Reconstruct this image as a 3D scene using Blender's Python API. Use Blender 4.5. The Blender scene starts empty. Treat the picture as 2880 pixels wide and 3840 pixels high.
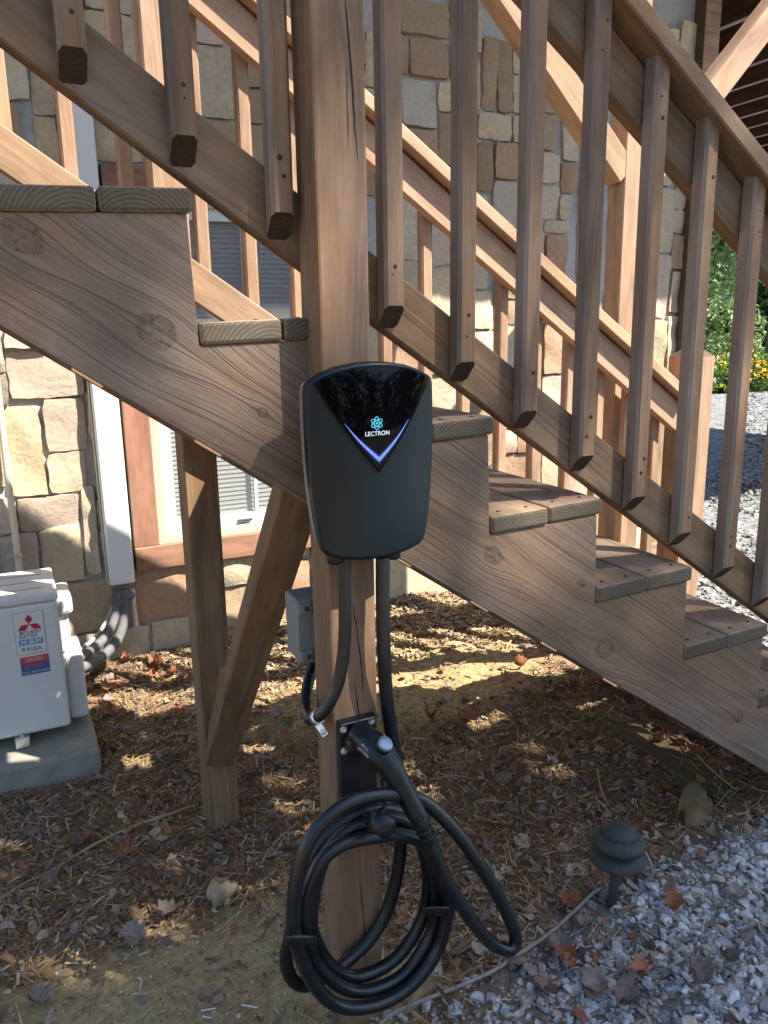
import bpy, bmesh, math, random
import numpy as np
from mathutils import Vector, Matrix, Quaternion
rnd = random.Random(7)
rng = np.random.default_rng(11)
scene = bpy.context.scene
COL = scene.collection

# ------------------------------------------------------------------ camera, sky, sun, exposure
CAM = np.array([-0.2976, -1.2974, 0.0272]); YAW, PITCH, ROLL, FPX = 0.4441, 0.2291, 0.0164, 3000.0
fwd = np.array([math.sin(YAW)*math.cos(PITCH), math.cos(YAW)*math.cos(PITCH), -math.sin(PITCH)])
right0 = np.array([math.cos(YAW), -math.sin(YAW), 0.0]); down0 = np.cross(fwd, right0)
right = math.cos(ROLL)*right0 + math.sin(ROLL)*down0
down = -math.sin(ROLL)*right0 + math.cos(ROLL)*down0
cam = bpy.data.cameras.new('camera'); camo = bpy.data.objects.new('camera', cam); COL.objects.link(camo)
camo.matrix_world = Matrix(((right[0], -down[0], -fwd[0], CAM[0]), (right[1], -down[1], -fwd[1], CAM[1]),
                            (right[2], -down[2], -fwd[2], CAM[2]), (0, 0, 0, 1)))
cam.sensor_fit = 'VERTICAL'; cam.sensor_height = 36.0; cam.lens = 36.0*FPX/3840.0
cam.clip_start = 0.02; cam.clip_end = 1500
scene.camera = camo

SUN_A, SUN_B = 0.90, 1.74      # drift to -X and drop per metre of +Y
SUN_D = Vector((-SUN_A, 1.0, -SUN_B)).normalized()
EL = math.asin(-SUN_D.z); AZ = math.atan2(-SUN_D.x, -SUN_D.y)
w = bpy.data.worlds.new('World'); scene.world = w; w.use_nodes = True
wn = w.node_tree; bgn = wn.nodes['Background']
sky = wn.nodes.new('ShaderNodeTexSky'); sky.sky_type = 'NISHITA'; sky.sun_disc = False
sky.sun_elevation = EL; sky.sun_rotation = AZ; sky.air_density = 1.0; sky.dust_density = 0.6; sky.ozone_density = 1.6
wn.links.new(sky.outputs[0], bgn.inputs[0]); bgn.inputs[1].default_value = 0.112
sl = bpy.data.lights.new('sun', 'SUN'); sl.energy = 5.0; sl.angle = math.radians(0.55); sl.color = (1.0, 0.93, 0.82)
so = bpy.data.objects.new('sun', sl); COL.objects.link(so); so.rotation_euler = SUN_D.to_track_quat('-Z', 'Y').to_euler()
so.location = (2, -6, 8)
vs = scene.view_settings; vs.view_transform = 'Standard'; vs.look = 'None'; vs.gamma = 1.0; vs.exposure = 1.6
scene.display_settings.display_device = 'sRGB'
scene.cycles.use_adaptive_sampling = True; scene.cycles.adaptive_threshold = 0.02
scene.cycles.max_bounces = 5; scene.cycles.diffuse_bounces = 3; scene.cycles.glossy_bounces = 3
scene.cycles.use_denoising = True
scene.cycles.sample_clamp_indirect = 6.0

# ------------------------------------------------------------------ helpers
def ray(u, v):
    return (u-1440)/FPX*right + (v-1920)/FPX*down + fwd
def atY(u, v, y):
    d = ray(u, v); return CAM + d*((y-CAM[1])/d[1])
def atZ(u, v, z):
    d = ray(u, v); return CAM + d*((z-CAM[2])/d[2])

def nd(nt, typ, ins=None, **props):
    n = nt.nodes.new('ShaderNode'+typ)
    for k, val in props.items(): setattr(n, k, val)
    for k, val in (ins or {}).items():
        s = n.inputs[k]
        if isinstance(val, tuple) and len(val) == 2 and hasattr(val[0], 'outputs'):
            nt.links.new(val[0].outputs[val[1]], s)
        elif hasattr(val, 'outputs'): nt.links.new(val.outputs[0], s)
        else: s.default_value = val
    return n
def math_(nt, op, a, b=0.0, clamp=False): return nd(nt, 'Math', {0: a, 1: b}, operation=op, use_clamp=clamp)
def mixc(nt, fac, a, b, mode='MIX'):
    n = nt.nodes.new('ShaderNodeMix'); n.data_type = 'RGBA'; n.blend_type = mode
    for idx, val in ((0, fac), (6, a), (7, b)):
        s = n.inputs[idx]
        if isinstance(val, tuple) and len(val) == 2 and hasattr(val[0], 'outputs'): nt.links.new(val[0].outputs[val[1]], s)
        elif hasattr(val, 'outputs'): nt.links.new(val.outputs[2] if val.bl_idname == 'ShaderNodeMix' else val.outputs[0], s)
        else: s.default_value = val if isinstance(val, (int, float)) else (*val[:3], 1)
    return n
def mo(n): return (n, 2)
def ramp(nt, fac, stops):
    n = nd(nt, 'ValToRGB', {0: fac}); cr = n.color_ramp
    while len(cr.elements) < len(stops): cr.elements.new(0.5)
    for e, (p, c) in zip(cr.elements, stops):
        e.position = p; e.color = (c, c, c, 1) if isinstance(c, (int, float)) else (*c, 1)
    return n
MATS = {}
def newmat(name):
    m = bpy.data.materials.new(name); m.use_nodes = True; MATS[name] = m
    nt = m.node_tree; b = nt.nodes['Principled BSDF']
    return m, nt, b
def plain(name, col, rough=0.5, metal=0.0, spec=0.5, emit=None, estr=0.0, noise=0.0, nscale=40, bump=0.0, coat=0.0):
    m, nt, b = newmat(name)
    b.inputs['Base Color'].default_value = (*col, 1); b.inputs['Roughness'].default_value = rough
    b.inputs['Metallic'].default_value = metal; b.inputs['Specular IOR Level'].default_value = spec
    b.inputs['Coat Weight'].default_value = coat
    if emit: b.inputs['Emission Color'].default_value = (*emit, 1); b.inputs['Emission Strength'].default_value = estr
    if noise or bump:
        tc = nd(nt, 'TexCoord'); nz = nd(nt, 'TexNoise', {'Vector': (tc, 'Object'), 'Scale': nscale, 'Detail': 5.0, 'Roughness': 0.65})
        if noise:
            v = nd(nt, 'MapRange', {0: (nz, 0), 1: 0.25, 2: 0.75, 3: 1-noise, 4: 1+noise})
            c = nd(nt, 'VectorMath', {0: tuple(col), 'Scale': v}, operation='SCALE')
            nt.links.new(c.outputs[0], b.inputs['Base Color'])
        if bump:
            bp = nd(nt, 'Bump', {'Strength': bump, 'Distance': 0.002, 'Height': (nz, 0)}); nt.links.new(bp.outputs[0], b.inputs['Normal'])
    return m

def wood(name, c1, c2, grey, weather=0.4, ring=60.0, rough=0.82, endc=(0.10, 0.085, 0.06), knots=(), dark=0.55, front=0.0, bumps=0.5, endmask=0.75, linefreq=None):
    m, nt, b = newmat(name)
    tc = nd(nt, 'TexCoord'); oi = nd(nt, 'ObjectInfo')
    off = nd(nt, 'VectorMath', {0: (37.0, 13.0, 29.0), 'Scale': (oi, 'Random')}, operation='SCALE')
    vec = nd(nt, 'VectorMath', {0: (tc, 'Object'), 1: (off, 0)}, operation='ADD')
    v1 = nd(nt, 'VectorMath', {0: vec, 1: (4.0, 130.0, 130.0)}, operation='MULTIPLY')
    fib = nd(nt, 'TexNoise', {'Vector': v1, 'Scale': 1.0, 'Detail': 5.0, 'Roughness': 0.7})
    v2 = nd(nt, 'VectorMath', {0: vec, 1: (0.5, 7.0, 7.0)}, operation='MULTIPLY')
    low = nd(nt, 'TexNoise', {'Vector': v2, 'Scale': 1.0, 'Detail': 2.0, 'Roughness': 0.4})
    core = None
    if linefreq:      # straight-ish growth lines along the board, flowing round the knots
        sp = nd(nt, 'SeparateXYZ', {0: (tc, 'Object')})
        v4 = nd(nt, 'VectorMath', {0: vec, 1: (1.0, 5.0, 5.0)}, operation='MULTIPLY')
        ds = nd(nt, 'TexNoise', {'Vector': v4, 'Scale': 1.0, 'Detail': 2.0})
        kno = nd(nt, 'TexNoise', {'Vector': (tc, 'Object'), 'Scale': 28.0, 'Detail': 4.0})
        kfl = ramp(nt, nd(nt, 'TexNoise', {'Vector': (tc, 'Object'), 'Scale': 95.0, 'Detail': 5.0}), [(0.56, 0.0), (0.62, 1.0)])
        h = math_(nt, 'ADD', (sp, 2), math_(nt, 'MULTIPLY', (ds, 0), 0.018))
        for (kx, kz, kr) in knots:
            dx = math_(nt, 'DIVIDE', math_(nt, 'SUBTRACT', (sp, 0), kx), kr*2.6)
            dz0 = math_(nt, 'SUBTRACT', (sp, 2), kz)
            dz = math_(nt, 'DIVIDE', dz0, kr*1.6)
            r2 = math_(nt, 'ADD', math_(nt, 'MULTIPLY', dx, dx), math_(nt, 'MULTIPLY', dz, dz))
            wgt = math_(nt, 'POWER', 2.718, math_(nt, 'MULTIPLY', r2, -1.0))
            h = math_(nt, 'SUBTRACT', h, math_(nt, 'MULTIPLY', math_(nt, 'MULTIPLY', dz0, wgt), 0.85))
            dx2 = math_(nt, 'DIVIDE', math_(nt, 'SUBTRACT', (sp, 0), kx), kr*0.8)
            dz2 = math_(nt, 'DIVIDE', dz0, kr*0.62)
            rr = math_(nt, 'SQRT', math_(nt, 'ADD', math_(nt, 'MULTIPLY', dx2, dx2), math_(nt, 'MULTIPLY', dz2, dz2)))
            rr = math_(nt, 'ADD', rr, math_(nt, 'ADD', math_(nt, 'MULTIPLY', math_(nt, 'SUBTRACT', (fib, 0), 0.5), 0.25), math_(nt, 'MULTIPLY', math_(nt, 'SUBTRACT', (kno, 0), 0.5), 0.5)))
            c = nd(nt, 'MapRange', {0: rr, 1: 1.08, 2: 0.86, 3: 0.0, 4: 1.0}, interpolation_type='SMOOTHSTEP')
            rg = math_(nt, 'ADD', math_(nt, 'MULTIPLY', math_(nt, 'SINE', math_(nt, 'MULTIPLY', rr, 13.0)), 0.5), 0.5)
            rim = nd(nt, 'MapRange', {0: rr, 1: 0.55, 2: 1.0, 3: 0.0, 4: 0.45})
            c = math_(nt, 'MULTIPLY', c, math_(nt, 'ADD', math_(nt, 'ADD', 0.10, rim), math_(nt, 'ADD', math_(nt, 'MULTIPLY', rg, 0.22), math_(nt, 'MULTIPLY', kfl, math_(nt, 'MULTIPLY', (kno, 0), 0.9)))))
            core = c if core is None else math_(nt, 'MAXIMUM', core, c)
        bv = nd(nt, 'CombineXYZ', {0: math_(nt, 'MULTIPLY', h, linefreq), 1: math_(nt, 'MULTIPLY', (sp, 0), 0.9), 2: (oi, 'Random')})
    else:
        spg = nd(nt, 'SeparateXYZ', {0: vec})
        bv = nd(nt, 'CombineXYZ', {0: math_(nt, 'MULTIPLY', (low, 0), ring*0.62), 1: math_(nt, 'MULTIPLY', (spg, 0), 0.8), 2: (oi, 'Random')})
    bn_ = nd(nt, 'TexNoise', {'Vector': bv, 'Scale': 1.0, 'Detail': 2.5, 'Roughness': 0.55})
    lines = ramp(nt, (bn_, 0), [(0.50, 0.0), (0.57, 0.25), (0.66, 1.0)])
    v3 = nd(nt, 'VectorMath', {0: vec, 1: (3.0, 6.0, 6.0)}, operation='MULTIPLY')
    pat = nd(nt, 'TexNoise', {'Vector': v3, 'Scale': 1.0, 'Detail': 4.0, 'Roughness': 0.6})
    streak = ramp(nt, (fib, 0), [(0.3, 0.0), (0.72, 1.0)])
    col = mixc(nt, streak, c1, c2)
    lamt = math_(nt, 'MULTIPLY', lines, math_(nt, 'ADD', math_(nt, 'MULTIPLY', (pat, 0), 0.7), 0.1))
    col = mixc(nt, lamt, mo(col), tuple(x*dark for x in c1))
    wf = ramp(nt, (pat, 0), [(0.36, 0.0), (0.66, 1.0)])
    wfac = math_(nt, 'MULTIPLY', wf, weather)
    spn = nd(nt, 'SeparateXYZ', {0: (tc, 'Normal')})
    if front:
        fr = math_(nt, 'GREATER_THAN', math_(nt, 'MULTIPLY', (spn, 1), -1.0), 0.6)
        wfac = math_(nt, 'ADD', wfac, math_(nt, 'MULTIPLY', fr, front), True)
    col = mixc(nt, wfac, mo(col), grey)
    col2 = mixc(nt, math_(nt, 'MULTIPLY', lamt, 0.5), mo(col), tuple(x*dark for x in grey))
    v5 = nd(nt, 'VectorMath', {0: vec, 1: (3.5, 17.0, 17.0)}, operation='MULTIPLY')
    stn = nd(nt, 'TexNoise', {'Vector': v5, 'Scale': 1.0, 'Detail': 7.0, 'Roughness': 0.68})
    stv = nd(nt, 'MapRange', {0: (stn, 0), 1: 0.34, 2: 0.62, 3: 0.66, 4: 1.10})
    stc = nd(nt, 'VectorMath', {0: mo(col2), 'Scale': stv}, operation='SCALE')
    en = math_(nt, 'GREATER_THAN', math_(nt, 'ABSOLUTE', (spn, 0)), endmask)
    spo = nd(nt, 'SeparateXYZ', {0: (tc, 'Object')})
    cy_ = math_(nt, 'ADD', (spo, 1), math_(nt, 'MULTIPLY', math_(nt, 'SUBTRACT', (oi, 'Random'), 0.5), 0.12)); cz_ = math_(nt, 'ADD', (spo, 2), 0.055)
    rad = math_(nt, 'SQRT', math_(nt, 'ADD', math_(nt, 'MULTIPLY', cy_, cy_), math_(nt, 'MULTIPLY', cz_, cz_)))
    rad = math_(nt, 'ADD', rad, math_(nt, 'MULTIPLY', (pat, 0), 0.012))
    erg = ramp(nt, math_(nt, 'ADD', math_(nt, 'MULTIPLY', math_(nt, 'SINE', math_(nt, 'MULTIPLY', rad, 950.0)), 0.5), 0.5), [(0.2, 0.0), (0.85, 1.0)])
    ebs = mixc(nt, streak, endc, tuple(x*0.6 for x in endc))
    enc = mixc(nt, math_(nt, 'MULTIPLY', erg, 0.8), mo(ebs), tuple(x*0.3 for x in endc))
    col3 = mixc(nt, math_(nt, 'MULTIPLY', en, 0.85), (stc, 0), mo(enc))
    if core is not None:
        col3 = mixc(nt, math_(nt, 'MULTIPLY', core, math_(nt, 'MULTIPLY', (fib, 0), 1.7, True)), mo(col3), tuple(x*0.30 for x in c1))
    vv = nd(nt, 'MapRange', {0: (oi, 'Random'), 3: 0.80, 4: 1.14})
    hv = nd(nt, 'MapRange', {0: math_(nt, 'FRACT', math_(nt, 'MULTIPLY', (oi, 'Random'), 7.31)), 3: 0.497, 4: 0.506})
    hs = nd(nt, 'HueSaturation', {'Color': mo(col3), 'Value': vv, 'Hue': hv})
    nt.links.new(hs.outputs[0], b.inputs['Base Color'])
    b.inputs['Roughness'].default_value = rough; b.inputs['Specular IOR Level'].default_value = 0.25
    hgt = math_(nt, 'SUBTRACT', math_(nt, 'MULTIPLY', (fib, 0), 0.7), math_(nt, 'MULTIPLY', lines, 0.5))
    if core is not None: hgt = math_(nt, 'SUBTRACT', hgt, math_(nt, 'MULTIPLY', core, 1.2))
    bp = nd(nt, 'Bump', {'Strength': bumps, 'Distance': 0.0016, 'Height': hgt}); nt.links.new(bp.outputs[0], b.inputs['Normal'])
    return m

def mesh(name, V, F, mat=None, parent=None, smooth=False, mats=None, loc=None):
    me = bpy.data.meshes.new(name); me.from_pydata([tuple(map(float, v)) for v in V], [], [tuple(map(int, f)) for f in F]); me.update()
    if smooth: me.polygons.foreach_set('use_smooth', [True]*len(me.polygons))
    o = bpy.data.objects.new(name, me); COL.objects.link(o)
    if mat: me.materials.append(MATS[mat] if isinstance(mat, str) else mat)
    if parent: adopt(o, parent)
    return o
PLOC = {}
def adopt(o, parent):
    o.parent = parent
    o.matrix_parent_inverse = PLOC.get(parent.name, parent.matrix_basis).inverted()
def tag(o, label=None, cat=None, group=None, kind=None):
    if label: o['label'] = label
    if cat: o['category'] = cat
    if group: o['group'] = group
    if kind: o['kind'] = kind
    return o
def thing(name, label, cat, loc=(0, 0, 0), group=None):
    o = bpy.data.objects.new(name, None); COL.objects.link(o); o.empty_display_size = 0.05
    o.location = loc; PLOC[o.name] = Matrix.Translation(loc)
    return tag(o, label, cat, group)
def setmx(o, M, parent=None):
    """world matrix M for an object (its parent is an Empty at PLOC or an object with identity basis)"""
    o.matrix_basis = M
def frombm(name, bm, mat=None, parent=None, smooth=False):
    me = bpy.data.meshes.new(name); bm.to_mesh(me); bm.free()
    if smooth: me.polygons.foreach_set('use_smooth', [True]*len(me.polygons))
    if mat: me.materials.append(MATS[mat] if isinstance(mat, str) else mat)
    o = bpy.data.objects.new(name, me); COL.objects.link(o)
    if parent: adopt(o, parent)
    return o
_cb = {}
def cbox_me(lx, ly, lz, c=0.003, mat=None, seg=1):
    key = (round(lx, 4), round(ly, 4), round(lz, 4), c, mat, seg)
    if key in _cb: return _cb[key]
    bm = bmesh.new(); bmesh.ops.create_cube(bm, size=1.0)
    for v in bm.verts: v.co = Vector((v.co.x*lx, v.co.y*ly, v.co.z*lz))
    if c: bmesh.ops.bevel(bm, geom=bm.edges[:], offset=c, segments=seg, profile=0.5, affect='EDGES')
    me = bpy.data.meshes.new('board'); bm.to_mesh(me); bm.free()
    if mat: me.materials.append(MATS[mat])
    _cb[key] = me; return me
def box(name, lo, hi, mat, parent=None, c=0.003, seg=1, rot=None):
    lo, hi = Vector(lo), Vector(hi); d = hi-lo
    o = bpy.data.objects.new(name, cbox_me(d.x, d.y, d.z, min(c, min(d)*0.45), mat, seg)); COL.objects.link(o)
    M = Matrix.Translation((lo+hi)/2)
    if rot: M = M @ rot
    if parent: adopt(o, parent)
    o.matrix_basis = M; return o
def board(name, A, B, wz, ty, mat, parent=None, up=(0, 0, 1), c=0.0035, seg=1):
    """plank whose grain runs from A to B; wz = its size along 'up', ty = its size across"""
    A, B = Vector(A), Vector(B); x = (B-A).normalized(); u = Vector(up); y = u.cross(x).normalized(); z = x.cross(y).normalized()
    o = bpy.data.objects.new(name, cbox_me((B-A).length, ty, wz, c, mat, seg)); COL.objects.link(o)
    M = Matrix((x, y, z)).transposed().to_4x4(); M.translation = (A+B)/2
    if parent: adopt(o, parent)
    o.matrix_basis = M; return o
def catmull(P, n=10):
    P = [np.array(p, float) for p in P]; P = [2*P[0]-P[1]]+P+[2*P[-1]-P[-2]]; out = []
    for i in range(1, len(P)-2):
        a, b_, c, d = P[i-1:i+3]
        for k in range(n):
            t = k/n
            out.append(0.5*((2*b_)+(-a+c)*t+(2*a-5*b_+4*c-d)*t*t+(-a+3*b_-3*c+d)*t**3))
    out.append(P[-2]); return out
def tube(name, P, r, mat, parent=None, n=14, seg=10, smooth=True, caps=True, radii=None, spline=True):
    pts = catmull(P, seg) if spline else [np.array(p, float) for p in P]
    if radii is not None:
        rs = np.interp(np.linspace(0, len(radii)-1, len(pts)), range(len(radii)), radii)
    else: rs = [r]*len(pts)
    T = [np.array(pts[min(i+1, len(pts)-1)])-np.array(pts[max(i-1, 0)]) for i in range(len(pts))]
    T = [t/np.linalg.norm(t) for t in T]
    ref = np.array([0, 0, 1.0]) if abs(T[0][2]) < 0.9 else np.array([1.0, 0, 0])
    nrm = np.cross(T[0], ref); nrm /= np.linalg.norm(nrm)
    V, F = [], []
    for i, (p, t) in enumerate(zip(pts, T)):
        nrm = nrm - t*np.dot(nrm, t); nrm /= np.linalg.norm(nrm); bn = np.cross(t, nrm)
        for k in range(n):
            a = 2*math.pi*k/n; V.append(p+rs[i]*(math.cos(a)*nrm+math.sin(a)*bn))
    for i in range(len(pts)-1):
        for k in range(n):
            F.append((i*n+k, i*n+(k+1) % n, (i+1)*n+(k+1) % n, (i+1)*n+k))
    if caps: F.append(tuple(range(n))[::-1]); F.append(tuple(range((len(pts)-1)*n, len(pts)*n)))
    return mesh(name, V, F, mat, parent, smooth)
def lathe(name, prof, mat, parent=None, n=32, M=None, smooth=True):
    V, F = [], []
    for (r, z) in prof:
        for k in range(n): a = 2*math.pi*k/n; V.append(Vector((r*math.cos(a), r*math.sin(a), z)))
    if M is not None: V = [M @ v for v in V]
    for i in range(len(prof)-1):
        for k in range(n): F.append((i*n+k, i*n+(k+1) % n, (i+1)*n+(k+1) % n, (i+1)*n+k))
    F.append(tuple(range(n))[::-1]); F.append(tuple(range((len(prof)-1)*n, len(prof)*n)))
    o = mesh(name, V, F, mat, parent, smooth)
    return o
def text(name, s, size, loc, mat, parent, align='CENTER', ext=0.0, bold=0.0, sx=1.0):
    cu = bpy.data.curves.new(name, 'FONT'); cu.body = s; cu.size = size; cu.align_x = align; cu.align_y = 'CENTER'
    cu.extrude = ext; cu.offset = bold; cu.space_character = 1.05
    to = bpy.data.objects.new(name, cu); COL.objects.link(to); bpy.context.view_layer.update()
    me = bpy.data.meshes.new_from_object(to.evaluated_get(bpy.context.evaluated_depsgraph_get())); bpy.data.objects.remove(to)
    me.materials.clear(); me.materials.append(MATS[mat]); o = bpy.data.objects.new(name, me); COL.objects.link(o)
    if parent: adopt(o, parent)
    o.matrix_basis = Matrix.Translation(loc) @ Matrix.Rotation(math.pi/2, 4, 'X') @ Matrix.Diagonal((sx, 1, 1, 1))
    return o
def poly_y(name, P, y0, y1, mat, parent=None, bevel=0.0):
    """outline P [(x,z)] extruded from y0 (front) to y1 (back)"""
    n = len(P); V = [(x, y0, z) for x, z in P]+[(x, y1, z) for x, z in P]
    F = [tuple(range(n)), tuple(range(2*n-1, n-1, -1))]+[(i, n+i, n+(i+1) % n, (i+1) % n) for i in range(n)]
    o = mesh(name, V, F, mat, parent)
    bm = bmesh.new(); bm.from_mesh(o.data); bmesh.ops.recalc_face_normals(bm, faces=bm.faces[:])
    if bevel: bmesh.ops.bevel(bm, geom=[e for e in bm.edges], offset=bevel, segments=1, affect='EDGES')
    bm.to_mesh(o.data); bm.free(); return o

# ------------------------------------------------------------------ materials
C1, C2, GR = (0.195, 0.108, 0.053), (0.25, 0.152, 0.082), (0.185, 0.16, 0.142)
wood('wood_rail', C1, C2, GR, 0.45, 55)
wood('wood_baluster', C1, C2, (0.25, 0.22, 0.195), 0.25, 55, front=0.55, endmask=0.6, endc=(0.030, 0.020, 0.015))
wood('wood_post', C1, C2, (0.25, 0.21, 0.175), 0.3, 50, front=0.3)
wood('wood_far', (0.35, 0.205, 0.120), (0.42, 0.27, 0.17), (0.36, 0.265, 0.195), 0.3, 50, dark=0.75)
wood('wood_deck', (0.36, 0.20, 0.115), (0.45, 0.27, 0.165), (0.40, 0.31, 0.24), 0.3, 50)
wood('wood_tread', (0.28, 0.175, 0.10), (0.34, 0.23, 0.145), (0.29, 0.24, 0.19), 0.5, 60, endc=(0.115, 0.10, 0.07))
wood('wood_leg', (0.20, 0.113, 0.054), (0.26, 0.158, 0.083), (0.18, 0.15, 0.12), 0.3, 50)
wood('wood_joist', (0.13, 0.055, 0.03), (0.17, 0.08, 0.045), (0.14, 0.085, 0.06), 0.2, 40)
wood('wood_trim', (0.30, 0.145, 0.092), (0.35, 0.18, 0.115), (0.32, 0.20, 0.145), 0.25, 40, dark=0.85, bumps=0.2)
wood('wood_fence', (0.42, 0.39, 0.35), (0.52, 0.48, 0.43), (0.48, 0.46, 0.43), 0.5, 40)
wood('timber_old', (0.11, 0.07, 0.032), (0.16, 0.105, 0.05), (0.12, 0.10, 0.06), 0.5, 45)
wood('bark', (0.10, 0.075, 0.055), (0.17, 0.13, 0.10), (0.16, 0.15, 0.13), 0.4, 30)

plain('black_plastic', (0.003, 0.009, 0.0125), 0.36, spec=0.36, noise=0.1, nscale=900, bump=0.08)
plain('black_rubber', (0.007, 0.010, 0.013), 0.33, spec=0.5, noise=0.25, nscale=60)
plain('black_glass', (0.002, 0.002, 0.003), 0.05, spec=0.13)
plain('holster_black', (0.010, 0.010, 0.011), 0.45)
plain('plate_grey', (0.20, 0.19, 0.17), 0.55)
plain('led_blue', (0.05, 0.1, 0.4), 0.3, emit=(0.055, 0.10, 0.36), estr=1.0)
plain('led_glow', (0.002, 0.002, 0.01), 0.1, emit=(0.001, 0.003, 0.035), estr=1.0)
plain('led_cyan', (0.02, 0.1, 0.15), 0.3, emit=(0.03, 0.20, 0.27), estr=1.0)
plain('led_white', (0.2, 0.2, 0.2), 0.3, emit=(0.22, 0.27, 0.31), estr=1.0)
plain('print_grey', (0.5, 0.52, 0.54), 0.5)
plain('zinc', (0.62, 0.63, 0.62), 0.38, metal=0.85, noise=0.15, nscale=120)
plain('bolt_white', (0.55, 0.56, 0.54), 0.45, metal=0.4)
plain('bolt_dark', (0.05, 0.045, 0.04), 0.6, metal=0.3)
plain('button_silver', (0.22, 0.29, 0.36), 0.4, metal=0.6)
plain('box_grey', (0.16, 0.175, 0.165), 0.55, noise=0.06, nscale=60)
plain('nail_dark', (0.022, 0.015, 0.012), 0.8)
plain('ac_white', (0.62, 0.63, 0.60), 0.42, noise=0.05, nscale=9, bump=0.05)
plain('ac_top', (0.60, 0.60, 0.57), 0.5, noise=0.12, nscale=7)
plain('ac_line', (0.30, 0.30, 0.29), 0.6)
plain('ac_dark', (0.05, 0.05, 0.05), 0.6)
plain('sticker_white', (0.66, 0.66, 0.62), 0.5)
plain('sticker_red', (0.42, 0.015, 0.05), 0.5)
plain('sticker_red2', (0.55, 0.05, 0.06), 0.5)
plain('sticker_blue', (0.035, 0.11, 0.30), 0.5, noise=0.15, nscale=200)
plain('sticker_sky', (0.06, 0.25, 0.52), 0.5)
plain('sticker_black', (0.02, 0.02, 0.025), 0.5)
plain('duct_white', (0.68, 0.69, 0.67), 0.35)
plain('duct_cream', (0.62, 0.55, 0.38), 0.45, noise=0.06, nscale=20)
plain('insulation', (0.12, 0.12, 0.125), 0.75, noise=0.35, nscale=25, bump=0.4)
plain('hose_white', (0.50, 0.49, 0.46), 0.5, noise=0.1)
plain('pvc_white', (0.60, 0.56, 0.50), 0.4, noise=0.25, nscale=14)
plain('concrete', (0.24, 0.23, 0.185), 0.9, noise=0.3, nscale=14, bump=0.4)
plain('frame_cream', (0.56, 0.49, 0.33), 0.4)
plain('sash_white', (0.58, 0.60, 0.58), 0.35)
plain('muntin', (0.55, 0.62, 0.60), 0.4)
plain('blind', (0.62, 0.63, 0.60), 0.6)
plain('room_dark', (0.05, 0.05, 0.05), 0.9)
plain('lamp_green', (0.026, 0.033, 0.032), 0.7, noise=0.35, nscale=60, bump=0.3)
plain('lamp_lens', (0.35, 0.30, 0.2), 0.5)
plain('wire_grey', (0.25, 0.215, 0.18), 0.7, noise=0.3, nscale=30)
plain('stick', (0.36, 0.25, 0.13), 0.8, noise=0.35, nscale=40, bump=0.3)
plain('straw_white', (0.7, 0.72, 0.75), 0.5)
plain('grass_blade', (0.10, 0.20, 0.035), 0.6)

def vcol_mat(name, rough=0.8, transl=0.0, bump=0.0, spec=0.25):
    m, nt, b = newmat(name)
    at = nd(nt, 'Attribute', attribute_name='tint'); b.inputs['Roughness'].default_value = rough; b.inputs['Specular IOR Level'].default_value = spec
    tc = nd(nt, 'TexCoord'); nz = nd(nt, 'TexNoise', {'Vector': (tc, 'Object'), 'Scale': 90.0, 'Detail': 4.0})
    mr = nd(nt, 'MapRange', {0: (nz, 0), 1: 0.3, 2: 0.7, 3: 0.72, 4: 1.25})
    c = nd(nt, 'VectorMath', {0: (at, 'Color'), 'Scale': mr}, operation='SCALE'); nt.links.new(c.outputs[0], b.inputs['Base Color'])
    if bump: bp = nd(nt, 'Bump', {'Strength': bump, 'Distance': 0.003, 'Height': (nz, 0)}); nt.links.new(bp.outputs[0], b.inputs['Normal'])
    if transl:
        tr = nd(nt, 'BsdfTranslucent', {'Color': (c, 0)}); mx = nd(nt, 'MixShader', {0: transl, 1: (b, 0), 2: (tr, 0)})
        nt.links.new(mx.outputs[0], nt.nodes['Material Output'].inputs[0])
    return m
vcol_mat('litter', 0.75, 0.15); vcol_mat('foliage', 0.5, 0.35, spec=0.4); vcol_mat('gravel', 0.7, 0.0, 0.4, 0.3); vcol_mat('petals', 0.6, 0.2)

def stone_mat():
    m, nt, b = newmat('stone'); tc = nd(nt, 'TexCoord'); oi = nd(nt, 'ObjectInfo')
    off = nd(nt, 'VectorMath', {0: (31.0, 17.0, 23.0), 'Scale': (oi, 'Random')}, operation='SCALE')
    vec = nd(nt, 'VectorMath', {0: (tc, 'Object'), 1: (off, 0)}, operation='ADD')
    n1 = nd(nt, 'TexNoise', {'Vector': vec, 'Scale': 9.0, 'Detail': 6.0, 'Roughness': 0.62, 'Distortion': 0.6})
    n2 = nd(nt, 'TexNoise', {'Vector': vec, 'Scale': 55.0, 'Detail': 6.0, 'Roughness': 0.7})
    f = ramp(nt, (n1, 0), [(0.32, 0.0), (0.68, 1.0)])
    c1 = mixc(nt, math_(nt, 'MULTIPLY', f, 0.45), (oi, 'Color'), (0.33, 0.27, 0.20))
    mr = nd(nt, 'MapRange', {0: (n2, 0), 1: 0.25, 2: 0.75, 3: 0.78, 4: 1.18})
    c2 = nd(nt, 'VectorMath', {0: mo(c1), 'Scale': mr}, operation='SCALE'); nt.links.new(c2.outputs[0], b.inputs['Base Color'])
    b.inputs['Roughness'].default_value = 0.9; b.inputs['Specular IOR Level'].default_value = 0.2
    hh = math_(nt, 'ADD', (n1, 0), math_(nt, 'MULTIPLY', (n2, 0), 0.35))
    bp = nd(nt, 'Bump', {'Strength': 0.9, 'Distance': 0.010, 'Height': hh}); nt.links.new(bp.outputs[0], b.inputs['Normal'])
stone_mat()
plain('mortar', (0.37, 0.36, 0.335), 0.95, noise=0.15, nscale=50, bump=0.5)
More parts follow.
